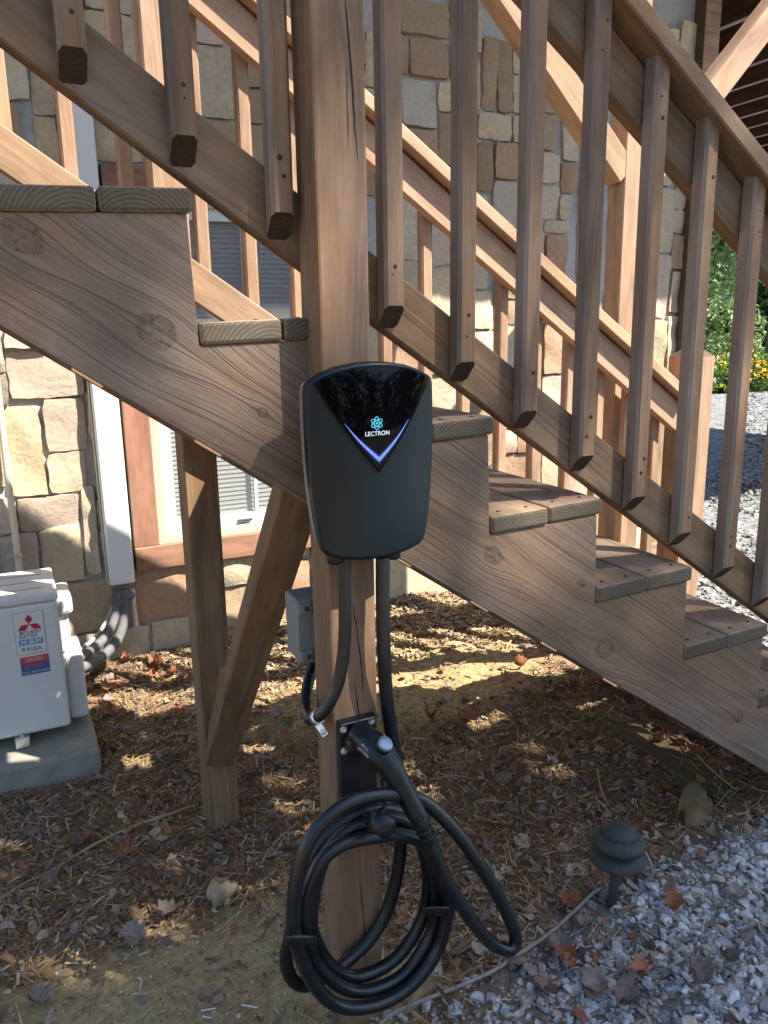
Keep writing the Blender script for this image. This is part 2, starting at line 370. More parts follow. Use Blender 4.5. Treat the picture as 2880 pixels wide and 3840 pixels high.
plain('foundation', (0.50, 0.43, 0.29), 0.95, noise=0.22, nscale=22, bump=0.6)

def ground_mat():
    m, nt, b = newmat('soil'); g = nd(nt, 'NewGeometry')
    p = (g, 'Position')
    n1 = nd(nt, 'TexNoise', {'Vector': p, 'Scale': 3.2, 'Detail': 5.0, 'Roughness': 0.6})
    n2 = nd(nt, 'TexNoise', {'Vector': p, 'Scale': 45.0, 'Detail': 7.0, 'Roughness': 0.7})
    sp = nd(nt, 'SeparateXYZ', {0: p})
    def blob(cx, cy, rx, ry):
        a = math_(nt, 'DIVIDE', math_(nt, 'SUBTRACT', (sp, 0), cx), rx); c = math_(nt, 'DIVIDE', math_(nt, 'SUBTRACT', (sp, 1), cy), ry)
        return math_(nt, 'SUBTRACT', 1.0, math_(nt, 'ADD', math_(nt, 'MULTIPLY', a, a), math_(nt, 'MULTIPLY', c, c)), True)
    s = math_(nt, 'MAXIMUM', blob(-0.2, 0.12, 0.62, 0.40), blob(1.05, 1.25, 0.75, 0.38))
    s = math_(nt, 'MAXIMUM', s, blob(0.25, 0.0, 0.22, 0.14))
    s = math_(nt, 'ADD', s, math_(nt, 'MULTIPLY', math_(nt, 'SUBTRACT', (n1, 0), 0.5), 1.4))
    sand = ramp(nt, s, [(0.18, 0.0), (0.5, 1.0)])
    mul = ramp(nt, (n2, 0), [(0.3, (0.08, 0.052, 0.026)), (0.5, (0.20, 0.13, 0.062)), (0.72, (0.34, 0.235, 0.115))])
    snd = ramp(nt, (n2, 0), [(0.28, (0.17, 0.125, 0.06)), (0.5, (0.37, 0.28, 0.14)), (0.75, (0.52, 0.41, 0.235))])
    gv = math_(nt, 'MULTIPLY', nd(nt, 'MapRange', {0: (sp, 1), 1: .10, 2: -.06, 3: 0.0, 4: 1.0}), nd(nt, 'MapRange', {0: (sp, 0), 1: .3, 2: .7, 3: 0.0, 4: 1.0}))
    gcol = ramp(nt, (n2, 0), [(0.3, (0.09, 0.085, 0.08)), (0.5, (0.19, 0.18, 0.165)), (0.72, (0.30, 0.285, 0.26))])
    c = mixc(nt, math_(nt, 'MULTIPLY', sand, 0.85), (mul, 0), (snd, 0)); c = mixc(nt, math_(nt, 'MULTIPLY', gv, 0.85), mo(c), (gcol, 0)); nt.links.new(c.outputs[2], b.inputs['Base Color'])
    b.inputs['Roughness'].default_value = 0.95; b.inputs['Specular IOR Level'].default_value = 0.15
    bp = nd(nt, 'Bump', {'Strength': 0.9, 'Distance': 0.012, 'Height': (n2, 0)}); nt.links.new(bp.outputs[0], b.inputs['Normal'])
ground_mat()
def speckle(name, stops, scale, bump=0.6):
    m, nt, b = newmat(name); g = nd(nt, 'NewGeometry')
    v = nd(nt, 'TexVoronoi', {'Vector': (g, 'Position'), 'Scale': scale}); n = nd(nt, 'TexNoise', {'Vector': (g, 'Position'), 'Scale': 2.0, 'Detail': 6.0})
    sp = nd(nt, 'SeparateColor', {0: (v, 'Color')})
    f = math_(nt, 'ADD', math_(nt, 'MULTIPLY', (sp, 0), 0.7), math_(nt, 'MULTIPLY', (n, 0), 0.3))
    r = ramp(nt, f, stops); nt.links.new(r.outputs[0], b.inputs['Base Color']); b.inputs['Roughness'].default_value = 0.9
    bp = nd(nt, 'Bump', {'Strength': bump, 'Distance': 0.02, 'Height': (v, 0)}); nt.links.new(bp.outputs[0], b.inputs['Normal'])
speckle('drive_gravel', [(0.2, (0.09, 0.095, 0.10)), (0.5, (0.16, 0.165, 0.168)), (0.85, (0.26, 0.264, 0.26))], 28.0)
speckle('lawn_green', [(0.2, (0.045, 0.11, 0.02)), (0.5, (0.08, 0.18, 0.03)), (0.85, (0.13, 0.26, 0.05))], 9.0)
speckle('path_pale', [(0.2, (0.35, 0.35, 0.34)), (0.8, (0.5, 0.5, 0.48))], 6.0)

# ------------------------------------------------------------------ ground
def sstep(a, b_, x): t = np.clip((x-a)/(b_-a), 0, 1); return t*t*(3-2*t)
_gn = [(rng.uniform(0, 6.28), rng.uniform(0, 6.28), rng.normal(0, s), rng.normal(0, s), a) for s, a in [(3, .008)]*6+[(11, .0035)]*9+[(30, .0016)]*12]
def gz(x, y):
    x = np.asarray(x, float); y = np.asarray(y, float)
    z = -1.375 + 0.075*sstep(0.45, 1.5, x) + 0.065*sstep(1.1, 1.95, y) + 0.015*sstep(0.2, -0.6, y)
    near = (sstep(-2.5, -1.5, x)*sstep(6, 3.5, x)*sstep(-3, -1.5, y)*sstep(4, 2.5, y))
    b_ = 0
    for p, q, kx, ky, a in _gn: b_ = b_ + a*np.sin(kx*x+ky*y+p)
    return z + b_*near
xs = np.concatenate([[-400, -120, -40, -15, -6, -3, -2], np.arange(-1.5, 3.6, 0.03), [3.8, 4.2, 5, 6, 8, 11, 15, 22, 40, 80, 160, 400]])
ys = np.concatenate([[-400, -120, -40, -15, -8, -5, -3, -2], np.arange(-1.4, 2.3, 0.03), [2.5, 3, 4, 5, 7, 10, 14, 20, 30, 50, 90, 160, 400]])
XX, YY = np.meshgrid(xs, ys, indexing='ij'); ZZ = gz(XX, YY)
V = np.stack([XX, YY, ZZ], -1).reshape(-1, 3); ny = len(ys)
F = [(i*ny+j, (i+1)*ny+j, (i+1)*ny+j+1, i*ny+j+1) for i in range(len(xs)-1) for j in range(ny-1)]
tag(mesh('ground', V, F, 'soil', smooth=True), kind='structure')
# gravel driveway beyond the foot of the stairs, a thin sheet above the soil
def sheet(name, xs, ys, mat, dz, fn=gz, mask=None):
    XX, YY = np.meshgrid(xs, ys, indexing='ij'); V = np.stack([XX, YY, fn(XX, YY)+dz], -1).reshape(-1, 3); n = len(ys)
    F = [(i*n+j, (i+1)*n+j, (i+1)*n+j+1, i*n+j+1) for i in range(len(xs)-1) for j in range(n-1) if mask is None or mask(0.5*(xs[i]+xs[i+1]), 0.5*(ys[j]+ys[j+1]))]
    return tag(mesh(name, V, F, mat, smooth=True), kind='structure')
sheet('driveway', np.concatenate([np.arange(2.35, 3.7, .05), [4, 5, 7, 9, 11, 13, 15, 20, 30]]), np.concatenate([[-9, -6, -3, -1.5], np.arange(-1, 2.2, .05), [3, 4.5, 6, 8, 9.6]]), 'drive_gravel', 0.012)
lawn_fn = lambda x, y: -1.3 + 0.0*x + 0.9*sstep(20, 45, y+0*x) + 1.0*sstep(24, 60, x+0*y)*sstep(12, 40, y)
sheet('lawn', np.linspace(4, 120, 40), np.concatenate([[9.75], np.linspace(10.5, 160, 50)]), 'lawn_green', 0.02, lawn_fn)
sheet('garden_path', np.linspace(14, 60, 12), np.array([16.3, 18.0]), 'path_pale', 0.05, lawn_fn)

# ------------------------------------------------------------------ house wall of laid stone, with a window
house = thing('stone_house', 'house wall of tan and pinkish rough laid stone behind the staircase', 'house', (1.0, 2.0, -1.35))
WX0, WX1, WZ0, WZ1 = -1.7, 3.0, -1.42, 2.0
WIN = (0.127, 1.06, -0.925, 0.615)       # outer trim
wy = 1.975
wb = bmesh.new()
def addbox(bm, lo, hi):
    vs_ = [bm.verts.new((x, y, z)) for x in (lo[0], hi[0]) for y in (lo[1], hi[1]) for z in (lo[2], hi[2])]
    for f in ((0, 1, 3, 2), (4, 6, 7, 5), (0, 4, 5, 1), (2, 3, 7, 6), (0, 2, 6, 4), (1, 5, 7, 3)): bm.faces.new([vs_[i] for i in f])
addbox(wb, (WX0, wy, WZ0), (WIN[0]+0.05, wy+0.2, WZ1)); addbox(wb, (WIN[1]-0.05, wy, WZ0), (WX1, wy+0.2, WZ1))
addbox(wb, (WIN[0]+0.05, wy, WZ0), (WIN[1]-0.05, wy+0.2, WIN[2]+0.05)); addbox(wb, (WIN[0]+0.05, wy, WIN[3]-0.05), (WIN[1]-0.05, wy+0.2, WZ1))
wall = frombm('wall', wb, 'mortar', house)
box('side_wall', (WX1-0.2, wy+0.2, WZ0), (WX1-0.002, 9.0, WZ1), 'mortar', house, c=0)
PAL = {'t': (0.52, 0.43, 0.30), 'o': (0.53, 0.42, 0.26), 'p': (0.50, 0.39, 0.31), 'g': (0.45, 0.40, 0.32), 'b': (0.33, 0.23, 0.13), 'r': (0.38, 0.235, 0.14), 'w': (0.54, 0.475, 0.355)}
def stone(x0, x1, z0, z1, colk=None, jig=0.006):
    nx = max(3, min(9, int((x1-x0)/0.03))); nz = max(3, min(9, int((z1-z0)/0.03)))
    sd = rnd.random()*100; dep = rnd.uniform(0.012, 0.025); tx, tz = rnd.uniform(-.01, .01), rnd.uniform(-.01, .01)
    ph = [(rnd.uniform(0, 6.28), rnd.gauss(0, 22), rnd.gauss(0, 22), rnd.uniform(.0012, .0032)) for _ in range(9)]
    j = lambda: rnd.uniform(-jig, jig)
    cx = [[j(), j()] for _ in range(4)]
    V, F = [], []; N = nx+1
    ej = [[rnd.uniform(-.0035, .0035) for _ in range(max(nx, nz)+1)] for _ in range(4)]
    for b_ in range(nz+1):
        for a in range(nx+1):
            u, v = a/nx, b_/nz
            dx = (1-u)*(1-v)*cx[0][0]+u*(1-v)*cx[1][0]+(1-u)*v*cx[2][0]+u*v*cx[3][0]
            dz = (1-u)*(1-v)*cx[0][1]+u*(1-v)*cx[1][1]+(1-u)*v*cx[2][1]+u*v*cx[3][1]
            x = x0+(x1-x0)*u+dx; z = z0+(z1-z0)*v+dz
            if a == 0: x += ej[0][b_]
            if a == nx: x += ej[1][b_]
            if b_ == 0: z += ej[2][a]
            if b_ == nz: z += ej[3][a]
            cor = (a in (0, nx)) and (b_ in (0, nz))
            if cor: x += (0.003 if a == 0 else -0.003); z += (0.003 if b_ == 0 else -0.003)
            e = 0.0 if (a in (0, nx) or b_ in (0, nz)) else 1.0
            y = wy-dep*(0.90+0.10*e)-tx*(u-.5)*2-tz*(v-.5)*2
            for p, kx, kz, am in ph: y += am*math.sin(kx*x+kz*z+p)*(0.75+0.6*e)
            V.append((x, min(y, wy-0.006), z))
    for b_ in range(nz):
        for a in range(nx): F.append((b_*N+a, b_*N+a+1, (b_+1)*N+a+1, (b_+1)*N+a))
    ring = [a for a in range(N)]+[b_*N+nx for b_ in range(1, nz+1)]+[nz*N+a for a in range(nx-1, -1, -1)]+[b_*N for b_ in range(nz-1, 0, -1)]
    base = len(V)
    m = len(ring)
    for i in ring: V.append((V[i][0], V[i][1]+.0004, V[i][2]))
    for i in ring: V.append((V[i][0], wy+0.004, V[i][2]))
    for i in range(m): F.append((base+(i+1) % m, base+i, base+m+i, base+m+(i+1) % m))
    o = mesh('stone', V, F, 'stone', wall, smooth=True)
    for k in range(nx*nz, len(o.data.polygons)): o.data.polygons[k].use_smooth = False
    k = colk or rnd.choice('ttooppbbrrwt'); c = PAL[k]; f = rnd.uniform(0.88, 1.1)
    o.color = (c[0]*f, c[1]*f, c[2]*f, 1); return o
CELL = 0.02; gx, gzn = int((WX1-WX0)/CELL), int((WZ1-WZ0)/CELL)
occ = np.zeros((gx, gzn), bool)
def mark(x0, x1, z0, z1):
    a0, a1 = max(0, int(round((x0-WX0)/CELL))), min(gx, int(round((x1-WX0)/CELL))); b0, b1 = max(0, int(round((z0-WZ0)/CELL))), min(gzn, int(round((z1-WZ0)/CELL)))
    occ[a0:a1, b0:b1] = True
mark(*WIN)
HAND = []
def hand(u0, v0, u1, v1, k):      # corner measurements on the wall plane
    a, b_ = atY(u0, v0, 1.945), atY(u1, v1, 1.945)
    x0, x1, z0, z1 = a[0], b_[0], b_[2], a[2]
    x0, x1, z0, z1 = [round(q/CELL)*CELL for q in (x0, x1, z0, z1)]
    mark(x0, x1, z0, z1); HAND.append([int(round((x0-WX0)/CELL)), int(round((x1-WX0)/CELL)), int(round((z0-WZ0)/CELL)), int(round((z1-WZ0)/CELL)), k])
K = .452
def L(x0, y0, x1, y1, k): hand(x0*K, 1200+y0*K, x1*K, 1200+y1*K, k)
for q in [(110, 265, 650, 640, 'p'), (40, 720, 375, 1460, 'o'), (380, 680, 690, 1050, 'p'), (405, 1090, 740, 1410, 't'), (150, 1490, 670, 1730, 'p'),
          (650, 1400, 850, 2120, 't'), (300, 1740, 740, 2180, 'o'), (-100, 450, 110, 705, 'g'), (-60, 130, 80, 430, 'g'), (110, 60, 420, 240, 'w'),
          (0, 1800, 250, 2200, 'p'), (-330, 760, 20, 1420, 't'), (690, 560, 800, 990, 'o')]: L(*q)
S4 = .5425
def U(x0, y0, x1, y1, k): hand(1380+x0*S4, y0*S4, 1380+x1*S4, y1*S4, k)  # upper wall; the brown keys take in the shade lying there
for q in [(230, -60, 570, 240, 'b'), (320, 280, 580, 520, 'r'), (240, 550, 495, 870, 'g'), (805, 250, 890, 740, 'b'), (905, 250, 1000, 735, 'b'), (775, 770, 1010, 935, 'o'),
          (880, 960, 1130, 1235, 'r'), (760, 1010, 870, 1330, 'b'), (920, 1270, 1100, 1560, 'g'), (1110, 1280, 1335, 1530, 'w'), (1210, 770, 1335, 1010, 'b'), (1220, 1060, 1335, 1215, 't'),
          (1360, 1130, 1450, 1350, 'b'), (270, 900, 495, 1130, 'r'), (120, 280, 290, 450, 'b')]: U(*q)
for _ in range(3):          # close the narrow gaps between the measured stones
    for h_ in HAND:
        a0, a1, b0, b1, k = h_
        if a0 < 1 or b0 < 1 or a1 >= gx or b1 >= gzn: continue
        if not occ[a0-1, b0:b1].any() and occ[max(0, a0-4):a0-1, b0:b1].any(): occ[a0-1, b0:b1] = True; h_[0] -= 1
        if not occ[a1, b0:b1].any() and occ[a1+1:a1+4, b0:b1].any(): occ[a1, b0:b1] = True; h_[1] += 1
        a0, a1 = h_[0], h_[1]
        if not occ[a0:a1, b0-1].any() and occ[a0:a1, max(0, b0-4):b0-1].any(): occ[a0:a1, b0-1] = True; h_[2] -= 1
        if not occ[a0:a1, b1].any() and occ[a0:a1, b1+1:b1+4].any(): occ[a0:a1, b1] = True; h_[3] += 1
for a0, a1, b0, b1, k in HAND: stone(WX0+a0*CELL+.005, WX0+a1*CELL-.005, WZ0+b0*CELL+.005, WZ0+b1*CELL-.005, k, 0.005)
# fill the rest with a random ashlar
for bz in range(gzn):
    for ax in range(gx):
        if occ[ax, bz]: continue
        wmax = 1
        want = rnd.choice((7, 9, 11, 13, 16, 19)); hw = rnd.choice((6, 8, 9, 11, 13, 16))
        while wmax < want and ax+wmax < gx and not occ[ax+wmax, bz]: wmax += 1
        hmax = 1
        while hmax < hw and bz+hmax < gzn and not occ[ax:ax+wmax, bz+hmax].any(): hmax += 1
        occ[ax:ax+wmax, bz:bz+hmax] = True
        if wmax < 3 or hmax < 3: continue
        x0, z0 = WX0+ax*CELL, WZ0+bz*CELL
        zc = z0+hmax*CELL/2
        if zc > 1.35: continue      # above anything in sight
        stone(x0+.005, x0+wmax*CELL-.005, z0+.005, z0+hmax*CELL-.005)
# parged foundation strip, low on the wall
fb = poly_y('foundation', [(0.95, -1.42), (3.0, -1.42), (3.0, -1.1), (2.2, -1.02), (1.75, -1.05), (1.2, -1.0), (1.0, -1.03), (0.95, -1.1)], 1.93, 1.98, 'foundation', house, 0.004)
box('corner_board', (WX1-0.01, 1.90, WZ0+.1), (WX1+0.09, 2.04, WZ1), 'wood_deck', house)

win = bpy.data.objects.new('window', None); COL.objects.link(win); adopt(win, house); win.matrix_basis = Matrix.Translation((0.59, 1.95, -0.15))
PLOC[win.name] = win.matrix_basis.copy()
tw = 0.098; ty0, ty1 = 1.925, 1.985
x0, x1, z0, z1 = WIN
board('trim', (x0+tw/2, (ty0+ty1)/2, z0+tw), (x0+tw/2, (ty0+ty1)/2, z1-tw), tw, ty1-ty0, 'wood_trim', win, up=(1, 0, 0))
board('trim', (x1-tw/2, (ty0+ty1)/2, z0+tw), (x1-tw/2, (ty0+ty1)/2, z1-tw), tw, ty1-ty0, 'wood_trim', win, up=(1, 0, 0))
board('trim', (x0, (ty0+ty1)/2-.003, z0+tw/2), (x1, (ty0+ty1)/2-.003, z0+tw/2), tw, ty1-ty0, 'wood_trim', win)
board('trim', (x0, (ty0+ty1)/2-.003, z1-tw/2), (x1, (ty0+ty1)/2-.003, z1-tw/2), tw, ty1-ty0, 'wood_trim', win)
def ringframe(name, X0, X1, Z0, Z1, t, ya, yb, mat):
    bm = bmesh.new()
    addbox(bm, (X0, ya, Z0), (X0+t, yb, Z1)); addbox(bm, (X1-t, ya, Z0), (X1, yb, Z1)); addbox(bm, (X0+t, ya+.0005, Z0), (X1-t, yb, Z0+t)); addbox(bm, (X0+t, ya+.0005, Z1-t), (X1-t, yb, Z1))
    bmesh.ops.bevel(bm, geom=bm.edges[:], offset=0.002, segments=1, affect='EDGES')
    return frombm(name, bm, mat, win)
fx0, fx1, fz0, fz1 = x0+tw, x1-tw, z0+tw, z1-tw
ringframe('frame', fx0, fx1, fz0, fz1, 0.022, 1.932, 2.0, 'frame_cream')
ringframe('frame', fx0+.022, fx1-.022, fz0+.022, fz1-.022, 0.016, 1.945, 2.0, 'frame_cream')
ringframe('sash', fx0+.038, fx1-.038, fz0+.038, fz1-.038, 0.045, 1.962, 2.005, 'sash_white')
box('sash_rail', (fx0+.083, 1.963, -.16), (fx1-.083, 2.0, -.115), 'sash_white', win)
gxa, gxb, gza, gzb = fx0+.083, fx1-.083, fz0+.083, fz1-.083
box('muntin', ((gxa+gxb)/2+.05, 1.972, gza), ((gxa+gxb)/2+.068, 1.985, gzb), 'muntin', win)
box('handle', ((gxa+gxb)/2-.03, 1.945, fz0+.052), ((gxa+gxb)/2+.03, 1.962, fz0+.06), 'ac_dark', win, c=0.001)
m_, nt_, b_ = newmat('window_screen'); b_.inputs['Base Color'].default_value = (0.16, 0.17, 0.17, 1); b_.inputs['Roughness'].default_value = 0.3; b_.inputs['Alpha'].default_value = 0.5
sc_ = mesh('insect_screen', [(gxa, 1.974, gza), (gxb, 1.974, gza), (gxb, 1.974, gzb), (gxa, 1.974, gzb)], [(0, 1, 2, 3)], 'window_screen', win)
nsl = 62
for k in range(nsl):
    zz = gza+(gzb-gza)*(k+.5)/nsl
    sl_ = mesh('slat', [(gxa, 2.002, zz-.0095), (gxb, 2.002, zz-.0095), (gxb, 2.008, zz+.0095), (gxa, 2.008, zz+.0095)], [(0, 1, 2, 3)], 'blind', win) if k == 0 else sl0.copy()
    if k == 0: sl0 = sl_; z00 = zz
    else: COL.objects.link(sl_); sl_.matrix_basis = Matrix.Translation((0, 0, zz-z00))
box('room', (gxa-.1, 2.02, gza-.1), (gxb+.1, 2.03, gzb+.1), 'room_dark', win, c=0)

# ------------------------------------------------------------------ staircase
RUN, RISE, TAU = 0.2695, 0.1992, -0.0325
ct, st = math.cos(TAU), math.sin(TAU)
def T(x, y, z): return Vector((ct*x+st*z, y, -st*x+ct*z))
PIT = -0.6885; PA = math.atan(PIT); pdir = Vector((math.cos(PA), 0, math.sin(PA))); pup = Vector((-math.sin(PA), 0, math.cos(PA)))
stair = thing('staircase', 'brown stained wooden outdoor staircase with square balusters descending past the charger', 'staircase', (0.8, 0.5, -1.35))
KLO, KHI = -3, 7
tops = []
for k in range(KLO, KHI+1):
    tops += [T(k*RUN, 0, -k*RISE+RISE), T(k*RUN, 0, -k*RISE)]
tops = tops[:-1]
def zb(x): return -0.6897*x-0.1595
xe = tops[-1].x; xs0 = tops[0].x
prof = [(p.x, p.z) for p in tops] + [(xe, zb(xe)), (xs0, zb(xs0))]
def to_local(u, v, y=0.0):
    p = atY(u, v, y); v_ = Vector((p[0], 0, p[2])); return v_.dot(pdir), v_.dot(pup)
kn = [(85, 890, .038), (585, 1245, .042), (985, 1550, .014), (1848, 2085, .030), (2265, 2435, .036), (2765, 2690, .026), (2180, 2190, .014)]
wood('wood_stringer', (0.19, 0.117, 0.064), (0.245, 0.162, 0.098), (0.19, 0.16, 0.136), 0.6, 60, knots=[(*to_local(u, v), r) for u, v, r in kn], linefreq=330.0, dark=0.34, bumps=0.9)
def stringer(y0, mat):
    M = Matrix((pdir, Vector((0, 1, 0)), pup)).transposed().to_4x4(); Mi = M.inverted()
    P = [Mi @ Vector((x, 0, z)) for x, z in prof]; n = len(P)
    bm = bmesh.new(); a = [bm.verts.new((p.x, 0, p.z)) for p in P]; b2 = [bm.verts.new((p.x, .038, p.z)) for p in P]
    bm.faces.new(a); bm.faces.new(b2[::-1])
    for i in range(n): bm.faces.new((a[i], b2[i], b2[(i+1) % n], a[(i+1) % n]))
    bmesh.ops.recalc_face_normals(bm, faces=bm.faces[:])
    bmesh.ops.bevel(bm, geom=[e for e in bm.edges if len(e.link_faces) == 2], offset=0.0018, segments=1, affect='EDGES')
    o = frombm('stringer', bm, mat, stair); o.matrix_basis = Matrix.Translation((0, y0, 0)) @ M; return o
stringer(0.0, 'wood_stringer'); stringer(0.872, 'wood_rail'); stringer(0.740, 'wood_rail')  # the middle one is added, out of sight, to shade the rear leg
TB = 0.1365
for k in range(KLO, KHI):
    for j in range(2):
        xa = k*RUN+.002+j*(TB+.004); xb = xa+TB
        a = T((xa+xb)/2, -.0035-rnd.uniform(0, .004), -k*RISE+.0185); b2 = T((xa+xb)/2, .925, -k*RISE+.0185)
        o = board('tread_board', a, b2, .0355, TB, 'wood_tread', stair, up=T(0, 0, 1), c=0.006, seg=2)
# nail heads on the treads in sight
nm = lathe('nail', [(0.0001, 0.0), (0.0045, 0.0), (0.004, 0.0012), (0.0001, 0.0013)], 'nail_dark', None, 8); nme = nm.data; bpy.data.objects.remove(nm)
def nail(p, M=None, par=stair):
    o = bpy.data.objects.new('nail', nme); COL.objects.link(o); adopt(o, par); o.matrix_basis = Matrix.Translation(p) @ (M or Matrix()); return o
for k in range(0, KHI):
    for j in range(2):
        for f in (.25, .75):
            p = T(k*RUN+.002+j*(TB+.004)+TB*f, 0.02+rnd.uniform(-.004, .012), -k*RISE+.0364); nail(p)
# posts that carry the rail
px0, px1 = 0.1829, 0.2719
board('post', ((px0+px1)/2, -.0155, -1.42), ((px0+px1)/2, -.0155, 1.75), .089, .089, 'wood_post', stair, up=(0, 0-1, 0), c=0.005, seg=2)
board('post', (0.1595, .9555, .0), (0.1595, .9555, 1.9), .089, .089, 'wood_far', stair, up=(0, -1, 0), c=0.005)
def newel(x, y, s, ztop):
    h = s/2; V = [(-h, -h, -1.4), (h, -h, -1.4), (h, h, -1.4), (-h, h, -1.4), (-h, -h, ztop), (h, -h, ztop), (h, h, ztop), (-h, h, ztop), (0, 0, ztop+s*.42)]
    # local x along the height so the grain runs up the post
    M = Matrix(((0, 0, 1, 0), (0, 1, 0, 0), (-1, 0, 0, 0), (0, 0, 0, 1)))
    V = [M @ Vector(v) for v in V]
    o = mesh('newel_post', V, [(0, 1, 5, 4), (1, 2, 6, 5), (2, 3, 7, 6), (3, 0, 4, 7), (4, 5, 8), (5, 6, 8), (6, 7, 8), (7, 4, 8), (3, 2, 1, 0)], 'wood_far', stair)
    o.matrix_basis = Matrix.Translation((x, y, 0)) @ M.inverted(); return o
newel(2.14, 1.03, .118, -.108)
newel(2.14, .02, .118, -.108)
plain('crack_dark', (0.012, 0.009, 0.007), 0.95)
def crack(par, pts, wd, y):      # a drying check in the wood, a few hair's breadths wide
    V, F = [], []
    for i, (x, z) in enumerate(pts):
        h_ = wd*(math.sin(math.pi*min(1, max(0, (i+.15)/(len(pts)-.7))))**.6)/2*rnd.uniform(.6, 1.2); V += [(x-h_, y, z), (x+h_, y, z)]
    for i in range(len(pts)-1): F.append((2*i, 2*i+1, 2*i+3, 2*i+2))
    return mesh('crack', V, F, 'crack_dark', par)
def crack_uv(par, uv, wd, y):
    P_ = []
    for (u0, v0), (u1, v1) in zip(uv[:-1], uv[1:]):
        for t in np.linspace(0, 1, 7)[:-1]:
            q = atY(u0+(u1-u0)*t+rnd.uniform(-1.5, 1.5), v0+(v1-v0)*t, y); P_.append((q[0], q[2]))
    q = atY(*uv[-1], y); P_.append((q[0], q[2])); return crack(par, P_, wd, y)
mpost = [o for o in stair.children if o.name == 'post'][0]
crack_uv(mpost, [(1290, -40), (1300, 60), (1312, 200), (1322, 330), (1330, 480), (1345, 620)], .0034, -.0604)
crack_uv(mpost, [(1300, 250), (1302, 400), (1308, 560)], .0016, -.0604)
crack_uv(mpost, [(1321, 2255), (1340, 2370), (1356, 2510), (1366, 2640)], .0026, -.0604); crack_uv(mpost, [(1330, 2560), (1340, 2640), (1347, 2690)], .0028, -.0604)
crack_uv(mpost, [(1350, 3290), (1358, 3380), (1368, 3500), (1372, 3620), (1385, 3790)], .0026, -.0604)
# rails and caps (c = height of the line at x = 0)
def pline(x, c, y): return Vector((x, y, PIT*x+c))
XR0, XR1 = -1.0, 2.08
def rail(name, ctop, cbot, y0, y1, mat, xa=XR0, xb=XR1):
    w_ = (ctop-cbot)*math.cos(PA); c = (ctop+cbot)/2
    return board(name, pline(xa, c, (y0+y1)/2), pline(xb, c, (y0+y1)/2), w_, y1-y0, mat, stair, up=pup)
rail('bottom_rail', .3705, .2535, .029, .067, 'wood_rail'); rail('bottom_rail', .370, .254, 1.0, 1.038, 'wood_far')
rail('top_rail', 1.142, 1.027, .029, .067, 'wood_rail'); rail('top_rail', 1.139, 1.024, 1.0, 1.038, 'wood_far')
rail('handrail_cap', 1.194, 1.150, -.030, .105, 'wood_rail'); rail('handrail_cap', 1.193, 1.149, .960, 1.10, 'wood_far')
# balusters
def bal_mesh(mat, flip):
    s, c = .0385, .006; h = s/2; LN = 0.865; oc = [(-h+c, -h), (h-c, -h), (h, -h+c), (h, h-c), (h-c, h), (-h+c, h), (-h, h-c), (-h, -h+c)]
    V = []
    for (x, y) in oc: V.append((0 - (y+h)*(1 if not flip else -1) - (0 if not flip else s), x, y))   # local x = up, y = width, z = depth
    for (x, y) in oc: V.append((LN + PIT*x, x, y))
    F = [tuple(range(8))[::-1], tuple(range(8, 16))]+[(i, (i+1) % 8, 8+(i+1) % 8, 8+i) for i in range(8)]
    me = bpy.data.meshes.new('baluster'); me.from_pydata(V, [], F); me.materials.append(MATS[mat])
    bm = bmesh.new(); bm.from_mesh(me); bmesh.ops.recalc_face_normals(bm, faces=bm.faces[:]); bm.to_mesh(me); bm.free()
    return me
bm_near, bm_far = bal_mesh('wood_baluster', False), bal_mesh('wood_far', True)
MB = Matrix(((0, 1, 0, 0), (0, 0, 1, 0), (1, 0, 0, 0), (0, 0, 0, 1)))
near_x = [-.427, -.279, -.131, .017, .166, .364, .511, .655, .801, .949, 1.093, 1.242, 1.385, 1.53, 1.68, 1.83, 1.98]
near_dz = [-.042]*5+[-.051]*12
wood('nail_wood', C1, C2, GR) if False else None
NR = Matrix.Rotation(math.pi/2, 4, 'X')
for i, (xr, dz) in enumerate(zip(near_x, near_dz)):
    x = xr-.01925; z = PIT*xr+.362+dz
    o = bpy.data.objects.new('baluster', bm_near); COL.objects.link(o); adopt(o, stair)
    o.matrix_basis = Matrix.Translation((x, -.009+.01925, z)) @ Matrix.Rotation(rnd.uniform(-.003, .003), 4, 'Y') @ MB
    for zz, xx in ((.045+rnd.uniform(-.01, .01), rnd.uniform(-.006, .006)), (.075+rnd.uniform(-.01, .01), rnd.uniform(-.006, .006)), (.80+rnd.uniform(-.02, .02), rnd.uniform(-.006, .006)), (.755, rnd.uniform(-.006, .006))):
        n_ = nail((x+xx, -.0086, z+zz), NR @ Matrix.Scale(rnd.uniform(.4, 1.1), 4), o)
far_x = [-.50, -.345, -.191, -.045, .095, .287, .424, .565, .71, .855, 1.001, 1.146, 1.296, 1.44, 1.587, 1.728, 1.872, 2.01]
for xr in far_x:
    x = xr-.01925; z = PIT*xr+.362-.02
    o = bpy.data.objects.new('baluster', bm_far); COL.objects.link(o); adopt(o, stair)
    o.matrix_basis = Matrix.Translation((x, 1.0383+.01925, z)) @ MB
# rear leg and its knee brace
board('leg', (.1605, .825, -1.43), (.1605, .825, -.02), .089, .089, 'wood_leg', stair, up=(0, -1, 0), c=0.004)
board('brace', (.1605, .80, -1.165), (.203, .075, -.20), .085, .080, 'wood_leg', stair, up=(0, -.7, .7), c=0.004)
# landing timber on which the stringers stand
tm = thing('landscape_timber', 'mossy brown timber half buried under the foot of the stairs', 'timber', (1.5, .4, -1.3))
board('beam', (1.475, .60, -1.338), (1.445, -.02, -1.338), .09, .10, 'timber_old', tm, c=0.008, seg=2)

